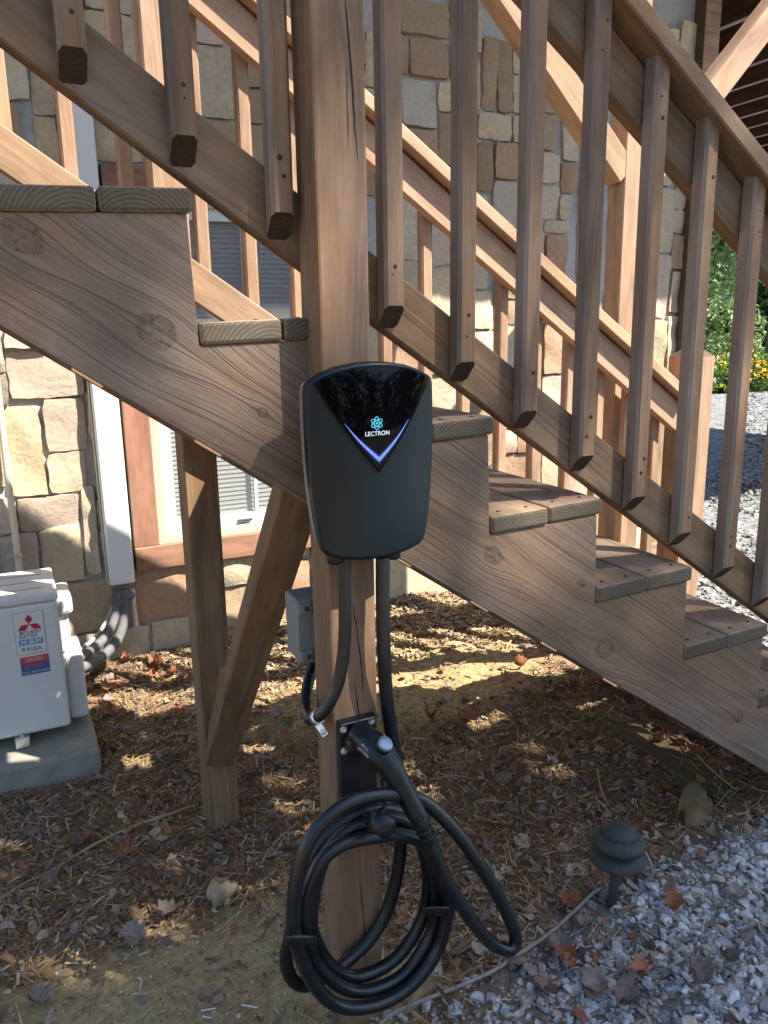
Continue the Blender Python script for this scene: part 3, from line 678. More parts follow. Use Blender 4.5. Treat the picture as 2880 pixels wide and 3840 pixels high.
# ------------------------------------------------------------------ raised deck overhead, its post and knee braces
deck = thing('raised_deck', 'raised brown wooden deck with knee braced post over the house wall', 'deck', (1.92, 1.2, -1.3))
DPX, DPY, DPS = 1.925, 1.205, .09
board('post', (DPX, DPY, -1.35), (DPX, DPY, 1.74), DPS, DPS, 'wood_far', deck, up=(0, -1, 0))
board('brace', (DPX-.03, DPY, .56), (DPX-1.02, DPY, 1.52), DPS+.004, DPS-.004, 'wood_far', deck, up=(.7, 0, .7))
board('brace', (DPX+.03, DPY, .50), (DPX+1.02, DPY, 1.55), DPS+.004, DPS-.004, 'wood_far', deck, up=(-.7, 0, .7))
board('beam', (-2.0, DPY, 1.87), (8.6, DPY, 1.87), .235, .09, 'wood_joist', deck)
board('beam', (3.2, 5.6, 1.87), (9.0, 5.6, 1.87), .235, .09, 'wood_joist', deck)
DZ = 2.02
for k in range(74):
    x = -2.0+k*.1475
    y0 = .88; y1 = 1.97 if x < 2.9 else 7.5
    board('deck_board', (x, y0, DZ), (x, y1, DZ), .026, .1405, 'wood_joist', deck, c=0.002)
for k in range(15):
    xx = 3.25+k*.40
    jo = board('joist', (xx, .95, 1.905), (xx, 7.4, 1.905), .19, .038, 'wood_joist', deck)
    board('joist_edge', (xx, .95, 1.807), (xx, 7.4, 1.807), .006, .040, 'wood_fence', jo, c=.001)  # pale wood stands in for ground light bounced onto the joist underside
board('post', (5.3, 4.2, -1.35), (5.3, 4.2, 1.75), .10, .10, 'wood_joist', deck, up=(0, -1, 0))
board('post', (6.9, 5.6, -1.35), (6.9, 5.6, 1.75), .10, .10, 'wood_joist', deck, up=(0, -1, 0))
board('brace', (6.95, 5.6, .95), (7.7, 5.6, 1.75), .09, .09, 'wood_far', deck, up=(-.7, 0, .7))
# low gate of upright boards behind the far balusters
gate = thing('side_gate', 'low gate of upright wooden boards standing behind the far balusters', 'gate', (2.5, 1.5, -1.3))
for i, xx in enumerate((2.30, 2.44)): board('upright', (xx, 1.5, -1.30), (xx, 1.5, -.22), .085, .038, 'wood_far', gate, up=(1, 0, 0))
board('crosspiece', (2.25, 1.475, -.33), (2.50, 1.475, -.33), .09, .03, 'wood_far', gate); board('crosspiece', (2.25, 1.475, -1.05), (2.50, 1.475, -1.05), .09, .03, 'wood_far', gate)

# ------------------------------------------------------------------ wall charger on the post
CX = 0.2500
def dome(x, z): return -.108-.021*(1-min(1, ((x-CX)/.116)**2))*(1-.55*min(1, abs((z+.19)/.17))**3)
half = [(0, -.0290), (.03, -.0305), (.06, -.0355), (.085, -.0440), (.1035, -.0535), (.110, -.0590), (.1125, -.0680), (.1132, -.10), (.1132, -.14), (.1118, -.19), (.109, -.235),
        (.104, -.28), (.098, -.318), (.0935, -.334), (.085, -.3435), (.06, -.3515), (.03, -.3565), (0, -.358)]
outl = [(CX+a, z) for a, z in half] + [(CX-a, z) for a, z in half[-2:0:-1]]
ch = thing('wall_charger', 'black shield shaped car charger with glowing blue chevron mounted on the post', 'charger', (CX, -.06, -.20))
def loft(name, layers, mat, parent, cap=True, smooth=True):
    n = len(layers[0]); V = [p for l in layers for p in l]; F = []
    for i in range(len(layers)-1):
        for k in range(n): F.append((i*n+k, i*n+(k+1) % n, (i+1)*n+(k+1) % n, (i+1)*n+k))
    if cap: F.append(tuple(range(n))[::-1]); F.append(tuple(range((len(layers)-1)*n, len(layers)*n)))
    o = mesh(name, V, F, mat, parent, smooth)
    bm = bmesh.new(); bm.from_mesh(o.data); bmesh.ops.recalc_face_normals(bm, faces=bm.faces[:]); bm.to_mesh(o.data); bm.free(); return o
def scaled(s, yf, dzs=1.0):
    return [(CX+(x-CX)*s, (yf(CX+(x-CX)*s, -.19+(z+.19)*s) if callable(yf) else yf), -.19+(z+.19)*s) for x, z in outl]
loft('back_plate', [scaled(.955, -.061), scaled(.955, -.078)], 'plate_grey', ch, smooth=False)
loft('back_shell', [scaled(.965, -.0785), scaled(.985, -.084), scaled(.985, -.0895)], 'black_plastic', ch)
body = loft('body', [scaled(.97, -.0900), scaled(1.0, -.0915), scaled(1.0, -.103), scaled(.994, lambda x, z: dome(x, z)+.002), scaled(.982, dome)]+[scaled(s, dome) for s in (.95, .9, .8, .65, .5, .35, .2, .08)], 'black_plastic', ch)
# dark glass panel: arc on top, sides running down to a point
pt = [(CX+a, z-.0055) for a, z in half[:5]]
arc = [(CX-a, z-.0050) for a, z in half[4:0:-1]] + [(CX+a, z-.0050) for a, z in half[:5]]
tip = (CX-.0005, -.2065)
def vside(p, q, n=10, bow=.006):
    out = []
    for i in range(1, n):
        t = i/n; x = p[0]+(q[0]-p[0])*t; z = p[1]+(q[1]-p[1])*t; b2 = bow*math.sin(math.pi*t); nx = -1 if p[0] < CX else 1
        if q[0] != tip[0]: nx = -1 if q[0] < CX else 1
        out.append((x+nx*b2, z-.0*b2))
    return out
gl = arc + vside(arc[-1], tip) + [tip] + vside(tip, arc[0])
def panel(name, P, off, thick, mat, parent):
    c = (sum(p[0] for p in P)/len(P), sum(p[1] for p in P)/len(P))
    lay = [[(x, dome(x, z)-off+thick, z) for x, z in P], [(x, dome(x, z)-off, z) for x, z in P]]
    for s in (.97, .85, .65, .45, .25, .08): lay.append([(c[0]+(x-c[0])*s, dome(c[0]+(x-c[0])*s, c[1]+(z-c[1])*s)-off, c[1]+(z-c[1])*s) for x, z in P])
    return loft(name, lay, mat, parent)
glass = panel('face_panel', gl, .0035, .006, 'black_glass', ch)
def strip(name, A, B, mat, parent, off=.0042):
    n = len(A); V = [(x, dome(x, z)-off, z) for x, z in A]+[(x, dome(x, z)-off, z) for x, z in B]
    return mesh(name, V, [(i, i+1, n+i+1, n+i) for i in range(n-1)], mat, parent)
def arm(sgn):
    A, B = [], []
    for i in range(13):
        t = i/12; x = CX-.0005+sgn*(.0575*t); z = -.1885+.0655*t; b2 = .004*math.sin(math.pi*t)*sgn; wd = .0070*(1-t)**.8
        A.append((x+b2, z)); B.append((x+b2-sgn*.0, z+wd+.0002))
    return A, B
for sg in (-1, 1):
    ga, gb = arm(sg); strip('light_halo', [(x, z-.0045*(1-i/13)) for i, (x, z) in enumerate(ga)], [(x, z+.004*(1-i/13)) for i, (x, z) in enumerate(gb)], 'led_glow', glass, .0039)
for sg in (-1, 1): strip('light_strip', *arm(sg), 'led_blue', glass)
lx, lz = CX-.0035, -.1258
for k in range(3):
    a = math.radians(90+60*k); I, O = [], []
    for i in range(41):
        t = 2*math.pi*i/40
        for r_, L_ in ((1.0, O), (.87, I)):
            ex, ez = .0112*r_*math.cos(t), .0050*(r_ if r_ == 1 else .72)*math.sin(t)
            L_.append((lx+ex*math.cos(a)-ez*math.sin(a), lz+ex*math.sin(a)+ez*math.cos(a)))
    strip('emblem', O, I, 'led_cyan', glass, .0042+.0002*k)
dd = [(lx+.0019*math.cos(t*math.pi/8), lz+.0019*math.sin(t*math.pi/8)) for t in range(16)]
mesh('emblem', [(x, dome(x, z)-.0046, z) for x, z in dd], [tuple(range(16))], 'led_cyan', glass)
text('lettering', 'LECTRON', .0098, (lx+.0005, dome(lx, -.1425)-.0044, -.1425), 'led_white', glass, bold=.00014, sx=.96)
for (x, z, h_) in ((CX-.072, -.350, .02), (CX+.035, -.357, .02)):
    lathe('cable_gland', [(.013, 0), (.0145, .004), (.0145, h_), (.012, h_+.004)], 'black_plastic', ch, 20, Matrix.Translation((x+.003, -.098, z-.009)))

# ------------------------------------------------------------------ supply cable: from the charger round the post to the grey box
sup = thing('supply_cable', 'thick black supply cable curving from the charger round behind the post', 'cable', (.18, -.08, -.7))
def A3(u, v, y): return tuple(atY(u, v, y))
sp_pts = [A3(1291, 2085, -.098), A3(1292, 2200, -.098), A3(1294, 2330, -.098), A3(1288, 2450, -.095), A3(1268, 2560, -.092), A3(1232, 2640, -.086), A3(1190, 2690, -.07),
          A3(1160, 2695, -.03), A3(1147, 2650, .02), A3(1152, 2580, .055), A3(1168, 2520, .08), A3(1185, 2455, .095)]
tube('sheath', sp_pts, .0112, 'black_rubber', sup, 16, 10)
cl = thing('pipe_clamp', 'small zinc clamp holding the supply cable to the post edge', 'clamp', A3(1175, 2700, -.05))
ca, cb2 = np.array(A3(1195, 2687, -.073)), np.array(A3(1178, 2694, -.058))
dirn = (cb2-ca)/np.linalg.norm(cb2-ca); Mq = Vector(dirn).to_track_quat('Z', 'Y').to_matrix().to_4x4(); Mq.translation = Vector(ca)
lathe('band', [(.0112, 0), (.0128, 0), (.0128, .011), (.0112, .011)], 'zinc', cl, 20, Mq)
tab = np.array(A3(1208, 2728, -.061)); board('tab', tab+[-.012, 0.012, .016], tab+[.004, -.006, -.014], .002, .012, 'zinc', cl, up=(0, -1, 0), c=.0005)
lathe('screw', [(.0001, 0), (.0055, 0), (.0055, .003), (.0001, .004)], 'zinc', cl, 6, Matrix.Translation(tuple(tab+[0, -.005, -.006])) @ Matrix.Rotation(math.pi/2, 4, 'X'), smooth=False)

jb = thing('junction_box', 'grey electrical junction box fixed behind the charger post', 'electrical box', (.19, .09, -.52))
box('body', (.163, .062, -.598), (.275, .128, -.472), 'box_grey', jb, c=.003)
cov = box('cover', (.161, .052, -.600), (.277, .0615, -.470), 'box_grey', jb, c=.002)
for zc in (-.487, -.583):
    box('lug', (.163, .046, zc-.011), (.189, .0515, zc+.011), 'box_grey', jb, c=.002)
    lathe('screw', [(.0001, 0), (.0048, 0), (.0048, .002), (.0001, .0025)], 'bolt_dark', jb, 10, Matrix.Translation((.178, .0455, zc)) @ Matrix.Rotation(math.pi/2, 4, 'X'))

# ------------------------------------------------------------------ holster plate with its bolts
hol = thing('plug_holster', 'black holster plate bolted to the post below the charger', 'holster', (.225, -.066, -.75))
pl = [tuple(atY(u, v, -.066))[0::2] for u, v in ((1262, 2716), (1402, 2672), (1414, 2985), (1275, 3020))]
hp = poly_y('plate', [(.1875, -.671), (.262, -.671), (.264, -.826), (.1875, -.826)], -.071, -.0605, 'holster_black', hol, .003)
board('top_lip', (.1885, -.0705, -.6695), (.261, -.0705, -.6695), .004, .022, 'holster_black', hol, c=.001)
lathe('socket', [(.026, 0), (.026, .022), (.022, .026), (.0001, .026)], 'holster_black', hol, 24, Matrix.Translation((.2225, -.070, -.708)) @ Matrix.Rotation(math.pi/2, 4, 'X'))
for (x, z) in ((.1975, -.683), (.253, -.680), (.1975, -.726), (.255, -.726)):
    M = Matrix.Translation((x, -.071, z)) @ Matrix.Rotation(math.pi/2, 4, 'X')
    b2 = lathe('bolt', [(.0001, 0), (.0068, 0), (.0070, .0012), (.0062, .0018), (.0040, .0020), (.0040, .0052), (.0001, .0054)], 'bolt_white', hol, 12, M, smooth=False)
box('hook', (.212, -.150, -.845), (.238, -.070, -.832), 'holster_black', hol, c=.003); box('hook', (.212, -.158, -.845), (.238, -.148, -.805), 'holster_black', hol, c=.003)

# ------------------------------------------------------------------ charging cable with its coil and connector
cc = thing('charging_cable', 'coiled thick black charging cable with connector handle hanging from the holster', 'charging cable', (.26, -.12, -.95))
P = []
def add(y, *uv):
    for q in uv: P.append((q[0], q[1], y if len(q) < 3 else q[2]))
add(-.1, (1436, 2085, -.098), (1435, 2200, -.098), (1437, 2330, -.1), (1440, 2460, -.098), (1447, 2590, -.09), (1463, 2720, -.082), (1487, 2850, -.078), (1502, 2980, -.078), (1505, 3100, -.08),
    (1499, 3220, -.08), (1478, 3330, -.08), (1445, 3430, -.08), (1385, 3525, -.082), (1300, 3605, -.085), (1215, 3665, -.09), (1145, 3695, -.092), (1096, 3672, -.094), (1073, 3600, -.098))
add(-.105, (1092, 3500), (1120, 3370), (1165, 3230), (1235, 3130), (1330, 3062), (1450, 3035), (1535, 3070), (1588, 3190), (1606, 3309), (1588, 3429), (1540, 3526), (1473, 3603), (1386, 3651), (1309, 3661), (1238, 3618), (1192, 3545))
add(-.132, (1166, 3460), (1178, 3340), (1222, 3205), (1300, 3120), (1390, 3083), (1480, 3072), (1570, 3120), (1624, 3236), (1641, 3357), (1622, 3487), (1569, 3588), (1506, 3661), (1410, 3709), (1313, 3714), (1231, 3665), (1170, 3585))
add(-.158, (1142, 3490), (1150, 3360), (1200, 3235), (1285, 3165), (1400, 3138), (1500, 3130), (1590, 3165), (1650, 3260), (1680, 3370), (1672, 3460), (1641, 3564), (1579, 3656), (1506, 3723), (1410, 3769), (1299, 3779), (1217, 3738), (1150, 3640))
add(-.178, (1108, 3520), (1102, 3400), (1118, 3270), (1165, 3145), (1240, 3055), (1330, 3000), (1430, 2980), (1530, 2984), (1605, 3016), (1700, 3108, -.188), (1785, 3222, -.2), (1855, 3335, -.21), (1912, 3450, -.218), (1934, 3525, -.222), (1905, 3562, -.224),
    (1835, 3530, -.224), (1750, 3425, -.222), (1680, 3310, -.216), (1630, 3200, -.208), (1602, 3125, -.202))
tube('cable', [A3(*q) for q in P], .0127, 'black_rubber', cc, 14, 8)
# connector: nozzle in the holster, body, grip, collar
hp_ = [((1330, 2742), -.080, .0215), ((1352, 2757), -.092, .0225), ((1385, 2785), -.115, .0265), ((1420, 2822), -.138, .0275), ((1458, 2868), -.155, .0235), ((1492, 2925), -.170, .0195), ((1528, 2990), -.183, .0182), ((1558, 3045), -.194, .0178), ((1572, 3068), -.1985, .0165)]
hd = tube('connector_body', [A3(*q, y) for q, y, r in hp_], .02, 'black_plastic', cc, 24, 8, radii=[r for *_, r in hp_])
cp = [((1568, 3064), -.197, .0150), ((1576, 3082), -.1995, .0152), ((1585, 3100), -.2015, .0135), ((1598, 3130), -.204, .0130), ((1612, 3158), -.206, .0122)]
tube('strain_relief', [A3(*q, y) for q, y, r in cp], .013, 'black_plastic', cc, 20, 8, radii=[r for *_, r in cp])
for i, ((u, v), y) in enumerate([((1577, 3086), -.1998), ((1588, 3108), -.2025), ((1600, 3132), -.2045)]):
    a_, b_2 = np.array(A3(u, v, y)), np.array(A3(u+4, v+9, y-.001)); dq = Vector(b_2-a_).to_track_quat('Z', 'Y').to_matrix().to_4x4(); dq.translation = Vector(a_)
    lathe('grip_ring', [(.0130, 0), (.0150, .0004), (.0150, .0048), (.0130, .0052)], 'black_plastic', cc, 20, dq)
bp_ = np.array(A3(1450, 2785, -.172)); bn = Vector((.25, -.62, .74)).to_track_quat('Z', 'Y').to_matrix().to_4x4(); bn.translation = Vector(bp_+np.array([-.001, .006, -.006]))
lathe('release_button', [(.0001, -.006), (.0132, -.006), (.0138, 0), (.0138, .0045), (.0125, .0062), (.006, .0070), (.0001, .0072)], 'button_silver', cc, 28, bn)
lathe('button_collar', [(.0001, -.010), (.0152, -.010), (.0152, -.001), (.014, .001), (.0001, .001)], 'black_plastic', cc, 28, bn)
t_ = text('print', 'LECTRON', .0058, A3(1378, 2835, -.1645), 'print_grey', cc)
t_.matrix_basis = Matrix.Translation(A3(1362, 2822, -.152)) @ Matrix.Rotation(math.radians(-20), 4, 'Z') @ Matrix.Rotation(math.radians(50), 4, 'Y') @ Matrix.Rotation(math.pi/2, 4, 'X')
t2 = text('print', 'RU us', .0062, A3(1378, 2835, -.16), 'print_grey', cc)
t2.matrix_basis = Matrix.Translation(A3(1368, 2802, -.152)) @ Matrix.Rotation(math.radians(-20), 4, 'Z') @ Matrix.Rotation(math.radians(50), 4, 'Y') @ Matrix.Rotation(math.pi/2, 4, 'X')
# dust cap dangling on its strap, hooked over the coil
dc = [A3(1440, 2905, -.14), A3(1432, 2935, -.15), A3(1445, 2965, -.165), A3(1432, 2995, -.185), A3(1447, 3018, -.20), A3(1430, 3042, -.205), A3(1445, 3060, -.21)]
for a_, b_2 in zip(dc[:-1], dc[1:]): board('cap_strap', a_, b_2, .0085, .003, 'black_plastic', cc, up=(0, -1, .2), c=.0008)
cm = Vector((-.55, -.25, -.65)).to_track_quat('Z', 'Y').to_matrix().to_4x4(); cm.translation = Vector(A3(1440, 3078, -.205))
lathe('dust_cap', [(.0001, -.012), (.016, -.012), (.0205, -.006), (.0215, 0), (.0215, .026), (.0185, .026), (.0185, .006), (.0001, .006)], 'black_plastic', cc, 24, cm)
cm2 = cm.copy(); box('cap_tongue', (-.0045, -.024, -.014), (.0045, -.019, .03), 'black_plastic', cc, c=.001).matrix_basis = cm @ Matrix.Translation((0, -.0215, .008))
# rubber straps that bind the coil
def ringpts(cu, cv, y0, y1, w_, h_, n=16):
    out = []
    for i in range(n):
        a = 2*math.pi*i/n; c, s_ = math.cos(a), math.sin(a); k = 1/max(abs(c), abs(s_))**.75
        out.append((cu+w_*c*k, cv+h_*0, (y0+y1)/2+(y1-y0)/2*s_*k))
    return out
def wrap(u0, u1, v0, v1, y0, y1):
    lay = []
    for v in np.linspace(v0, v1, 4):
        lay.append([A3(q[0], v, q[2]) for q in ringpts((u0+u1)/2, v, y0, y1, (u1-u0)/2, 0)])
    return loft('cable_strap', lay, 'black_rubber', cc)
wrap(1072, 1188, 3508, 3545, -.193, -.088); wrap(1592, 1694, 3400, 3434, -.173, -.092)

# ------------------------------------------------------------------ air conditioner and its pad
ac = thing('air_conditioner', 'off white outdoor air conditioner unit with refrigerant sticker standing on a concrete pad', 'air conditioner', (-.55, 1.5, -1.29))
AY = 1.35
box('casing', (-.98, AY, -1.252), (-.2005, 1.655, -.8125), 'ac_white', ac, c=.012, seg=3)
box('top_panel', (-.985, AY-.004, -.812), (-.197, 1.66, -.784), 'ac_top', ac, c=.009, seg=3)
for yy in (1.42, 1.50, 1.58): box('top_rib', (-.95, yy, -.7845), (-.235, yy+.004, -.7825), 'ac_line', ac, c=0)
box('side_cover', (-.199, 1.43, -.892), (-.152, 1.62, -.832), 'ac_white', ac, c=.012, seg=2)
box('side_cover', (-.1995, 1.45, -1.03), (-.168, 1.60, -.891), 'ac_white', ac, c=.006, seg=2)
box('valve_cover', (-.199, 1.425, -1.268), (-.137, 1.63, -1.03), 'ac_white', ac, c=.016, seg=3)
for xx in (-.352, -.86): 
    box('foot', (xx-.022, AY-.012, -1.29), (xx+.022, AY+.05, -1.253), 'zinc', ac, c=.002)
    lathe('foot_bolt', [(.0001, 0), (.008, 0), (.008, .005), (.004, .005), (.004, .012), (.0001, .012)], 'zinc', ac, 6, Matrix.Translation((xx, AY+.0, -1.2525)) @ Matrix.Translation((0, -.004, 0)), smooth=False)
for r_ in (.06, .10, .14, .18):
    tube('fan_grille', [(-.66+r_*math.cos(a), AY-.006, -1.03+r_*math.sin(a)) for a in np.linspace(0, 2*math.pi, 29)], .003, 'ac_white', ac, 6, 1, caps=False)
lathe('fan_opening', [(.0001, 0), (.195, 0), (.195, .002), (.0001, .002)], 'ac_dark', ac, 32, Matrix.Translation((-.66, AY-.0005, -1.03)) @ Matrix.Rotation(math.pi/2, 4, 'X'))
sy = AY-.0012
s1 = poly_y('sticker', [(-.336, -.977), (-.2465, -.977), (-.2465, -.835), (-.336, -.835)], sy, AY+.001, 'sticker_white', ac)
def rect_line(par, x0, x1, z0, z1, t, y, mat):
    for a, b2 in (((x0, z0), (x1, z0+t)), ((x0, z1-t), (x1, z1)), ((x0, z0+t), (x0+t, z1-t)), ((x1-t, z0+t), (x1, z1-t))):
        mesh('border', [(a[0], y, a[1]), (b2[0], y, a[1]), (b2[0], y, b2[1]), (a[0], y, b2[1])], [(0, 1, 2, 3)], mat, par)
rect_line(s1, -.3350, -.2475, -.976, -.836, .0009, sy-.0004, 'sticker_black')
ex, ez, sd_ = -.2905, -.877, .0225
def rh(pts): mesh('emblem', [(x, sy-.0004, z) for x, z in pts], [tuple(range(len(pts)))], 'sticker_red', s1)
h_ = sd_*math.sqrt(3)/2
rh([(ex, ez), (ex+.0115, ez+.0165), (ex, ez+.033), (ex-.0115, ez+.0165)])
for sg in (-1, 1): rh([(ex, ez), (ex+sg*.0235, ez), (ex+sg*.0355, ez-.0185), (ex+sg*.0120, ez-.0185)][::sg])
text('lettering', 'MITSUBISHI', .0138, (-.2905, sy-.0004, -.9035), 'sticker_black', s1, bold=.0002, sx=.86)
text('lettering', 'ELECTRIC', .0138, (-.2965, sy-.0004, -.9160), 'sticker_black', s1, bold=.0002, sx=.86)
bl_ = poly_y('name_bar', [(-.326, -.9455), (-.2555, -.9455), (-.2555, -.9255), (-.326, -.9255)], sy-.0005, sy, 'sticker_sky', s1)
text('lettering', 'Mr.SLIM', .0185, (-.2908, sy-.0009, -.9355), 'sticker_white', s1, bold=.0006, sx=.92)
text('lettering', 'R410A', .0210, (-.2908, sy-.0004, -.9605), 'sticker_black', s1, sx=1.0)
s2 = poly_y('sticker', [(-.3295, -1.0465), (-.2445, -1.0465), (-.2445, -.985), (-.3295, -.985)], sy, AY+.001, 'sticker_blue', ac)
poly_y('banner', [(-.3295, -1.006), (-.2445, -1.006), (-.2445, -.985), (-.3295, -.985)], sy-.0004, sy, 'sticker_red2', s2)
text('lettering', 'DO NOT REMOVE', .0062, (-.287, sy-.0007, -.991), 'sticker_white', s2); text('lettering', 'CALL: 828.519.9030', .0098, (-.287, sy-.0004, -1.038), 'sticker_white', s2, sx=.93)
for k, ww in enumerate((.05, .06)): mesh('fine_print', [(-.287-ww/2, sy-.0007, -.9965-.004*k), (-.287+ww/2, sy-.0007, -.9965-.004*k), (-.287+ww/2, sy-.0007, -.9953-.004*k), (-.287-ww/2, sy-.0007, -.9953-.004*k)], [(0, 1, 2, 3)], 'sticker_white', s2)
for k in range(3): mesh('fine_print', [(-.318+.02*k, sy-.0004, -1.027+.004*(k % 2)), (-.305+.02*k, sy-.0004, -1.027+.004*(k % 2)), (-.305+.02*k, sy-.0004, -1.012), (-.318+.02*k, sy-.0004, -1.012)], [(0, 1, 2, 3)], 'sticker_red2', s2)
ep = box('equipment_pad', (-1.1, 1.232, -1.40), (-.128, 1.75, -1.293), 'concrete', None, c=.016, seg=3); tag(ep, 'weathered grey green equipment pad under the air conditioner', 'pad')

# line set cover and the pipes that leave it
lc = thing('line_set_cover', 'tall white plastic pipe cover running up the stone wall beside the window', 'pipe cover', (.07, 1.9, -1.0))
prof_ = [(.014, 1.945), (.017, 1.905), (.024, 1.892), (.106, 1.892), (.114, 1.900), (.118, 1.945)]
V = [(x, y, -.957) for x, y in prof_]+[(x, y, 1.6) for x, y in prof_]; n = len(prof_)
mesh('channel', V, [(i, (i+1) % n, n+(i+1) % n, n+i) for i in range(n)]+[tuple(range(n))[::-1], tuple(range(n, 2*n))], 'duct_white', lc)
box('edge_strip', (.010, 1.915, -.95), (.0135, 1.946, 1.6), 'duct_cream', lc, c=.001)
k5 = .3617
def H(u, v, y): return A3(u*k5, 2100+v*k5, y)
pi_ = thing('refrigerant_pipe', 'dark insulated pipe bending from the white cover to the air conditioner, upper of two', 'pipe', H(1100, 800, 1.85))
tube('insulation', [H(1225, 300, 1.925), H(1222, 400, 1.915), H(1205, 530, 1.90), H(1165, 670, 1.875), H(1100, 790, 1.84), H(1000, 890, 1.78), H(900, 970, 1.70), H(820, 1010, 1.62)], .0175, 'insulation', pi_, 16, 6)
pj_ = thing('refrigerant_pipe', 'dark insulated pipe bending from the white cover to the air conditioner, lower of two', 'pipe', H(1200, 900, 1.85))
tube('insulation', [H(1295, 300, 1.925), H(1296, 430, 1.915), H(1290, 560, 1.90), H(1262, 720, 1.875), H(1205, 850, 1.84), H(1110, 960, 1.78), H(980, 1050, 1.70), H(850, 1110, 1.62)], .0195, 'insulation', pj_, 16, 6)
box('joint_tape', (0.065, 1.895, -1.03), (0.108, 1.94, -1.0), 'insulation', pj_, c=.008)
dh = thing('drain_hose', 'thin ribbed white hose beside the insulated pipes', 'hose', H(1000, 850, 1.88))
hz = [H(1180, 480, 1.935), H(1120, 600, 1.925), H(1050, 720, 1.90), H(960, 830, 1.86), H(870, 900, 1.80), H(800, 940, 1.74)]
hp2 = catmull(hz, 14); tube('ribbed_hose', hp2, .008, 'hose_white', dh, 12, 1, radii=[.0085 if i % 2 else .0068 for i in range(len(hp2))])
dp = thing('drain_pipe', 'short white plastic pipe stub hanging beside the white pipe cover', 'pipe', H(1400, 700, 1.92))
tube('stub', [H(1372, 300, 1.925), H(1390, 480, 1.922), H(1405, 600, 1.92), H(1415, 690, 1.915)], .0095, 'pvc_white', dp, 14, 4)
cp_ = thing('conduit_pipe', 'cream coloured conduit pipe running down the stone wall above the air conditioner', 'pipe', (-.35, 1.9, -.9))
ca_ = atY(73, 2135, 1.915); 
tube('pipe', [(ca_[0], 1.915, -1.1), (ca_[0], 1.915, -.6), (ca_[0]+.002, 1.912, -.1), (ca_[0], 1.915, .5)], .0125, 'duct_cream', cp_, 14, 4)
zc_ = atY(60, 2083, 1.91)[2]
box('strap', (ca_[0]-.016, 1.896, zc_-.006), (ca_[0]+.016, 1.903, zc_+.006), 'zinc', cp_, c=.002); box('strap_ear', (ca_[0]-.036, 1.918, zc_-.007), (ca_[0]-.013, 1.922, zc_+.007), 'zinc', cp_, c=.001)

# ------------------------------------------------------------------ path light and its wire
LX, LY = .965, -.03; LZ = float(gz(LX, LY))
pth = thing('path_light', 'dark green two tiered mushroom garden light at the edge of the gravel', 'garden light', (LX, LY, LZ))
Ml = Matrix.Translation((LX, LY, -.012)) @ Matrix.Rotation(math.radians(3), 4, 'Y')
lathe('stake', [(.0115, LZ-.05), (.0115, -1.19)], 'lamp_green', pth, 18, Ml)
lathe('lower_shade', [(.0115, -1.215), (.050, -1.211), (.0655, -1.204), (.0665, -1.199), (.058, -1.187), (.042, -1.179), (.026, -1.176)], 'lamp_green', pth, 40, Ml)
lathe('lens', [(.027, -1.177), (.027, -1.158)], 'lamp_lens', pth, 24, Ml)
lathe('upper_shade', [(.026, -1.161), (.050, -1.166), (.0620, -1.163), (.0630, -1.157), (.060, -1.149), (.052, -1.141), (.041, -1.137)], 'lamp_green', pth, 40, Ml)
lathe('dome', [(.0405, -1.140), (.0405, -1.134), (.037, -1.126), (.028, -1.119), (.015, -1.1155), (.0005, -1.1145)], 'lamp_green', pth, 36, Ml)
wr = []
for (u, v) in ((1300, 3990), (1440, 3825), (1530, 3775), (1620, 3738), (1740, 3690), (1850, 3640), (1950, 3575), (2050, 3508), (2140, 3430), (2200, 3370), (2250, 3335)):
    p = atZ(u, v, -1.345); p = atZ(u, v, float(gz(p[0], p[1]))+.016); wr.append((p[0], p[1], p[2]))
wr += [(LX-.02, LY+.03, LZ+.004), (LX+.04, LY+.02, LZ+.006), (LX+.055, LY, LZ+.05), (LX+.02, LY+.005, LZ+.13)]
lw = tube('garden_wire', wr, .0042, 'wire_grey', None, 8, 8); tag(lw, 'thin grey brown cable lying along the gravel edge to the garden light', 'cable')

# ------------------------------------------------------------------ loose ground cover
def scatter_mesh(name, protos, pts, rots, scales, tints, mat, smooth=False):
    """one mesh of many small copies; protos = [(V,F)], rots = quaternions, scales (n,3)"""
    VV, FF, TT, base = [], [], [], 0
    for i in range(len(pts)):
        Vp, Fp = protos[i % len(protos)]
        R = rots[i]; v = (np.asarray(Vp)*scales[i]) @ R.T + pts[i]
        VV.append(v); FF += [tuple(k+base for k in f) for f in Fp]; base += len(v); TT.append(np.repeat(tints[i][None], len(v), 0))
    V = np.concatenate(VV); Tn = np.concatenate(TT)
    me = bpy.data.meshes.new(name); me.from_pydata(V.tolist(), [], FF); me.update()
    ca = me.color_attributes.new('tint', 'FLOAT_COLOR', 'POINT'); ca.data.foreach_set('color', np.c_[Tn, np.ones(len(Tn))].ravel().astype('f4'))
    if smooth: me.polygons.foreach_set('use_smooth', [True]*len(me.polygons))
    me.materials.append(MATS[mat]); o = bpy.data.objects.new(name, me); COL.objects.link(o); return o
def rot_euler(ax, ay, az):
    cx, sx, cy, sy_, cz, sz = np.cos(ax), np.sin(ax), np.cos(ay), np.sin(ay), np.cos(az), np.sin(az)
    return np.array([[cz*cy, cz*sy_*sx-sz*cx, cz*sy_*cx+sz*sx], [sz*cy, sz*sy_*sx+cz*cx, sz*sy_*cx-cz*sx], [-sy_, cy*sx, cy*cx]])
def pick(pal, n, jit=.18):
    pal = np.array(pal); return pal[rng.integers(0, len(pal), n)]*(1+rng.uniform(-jit, jit, (n, 1)))
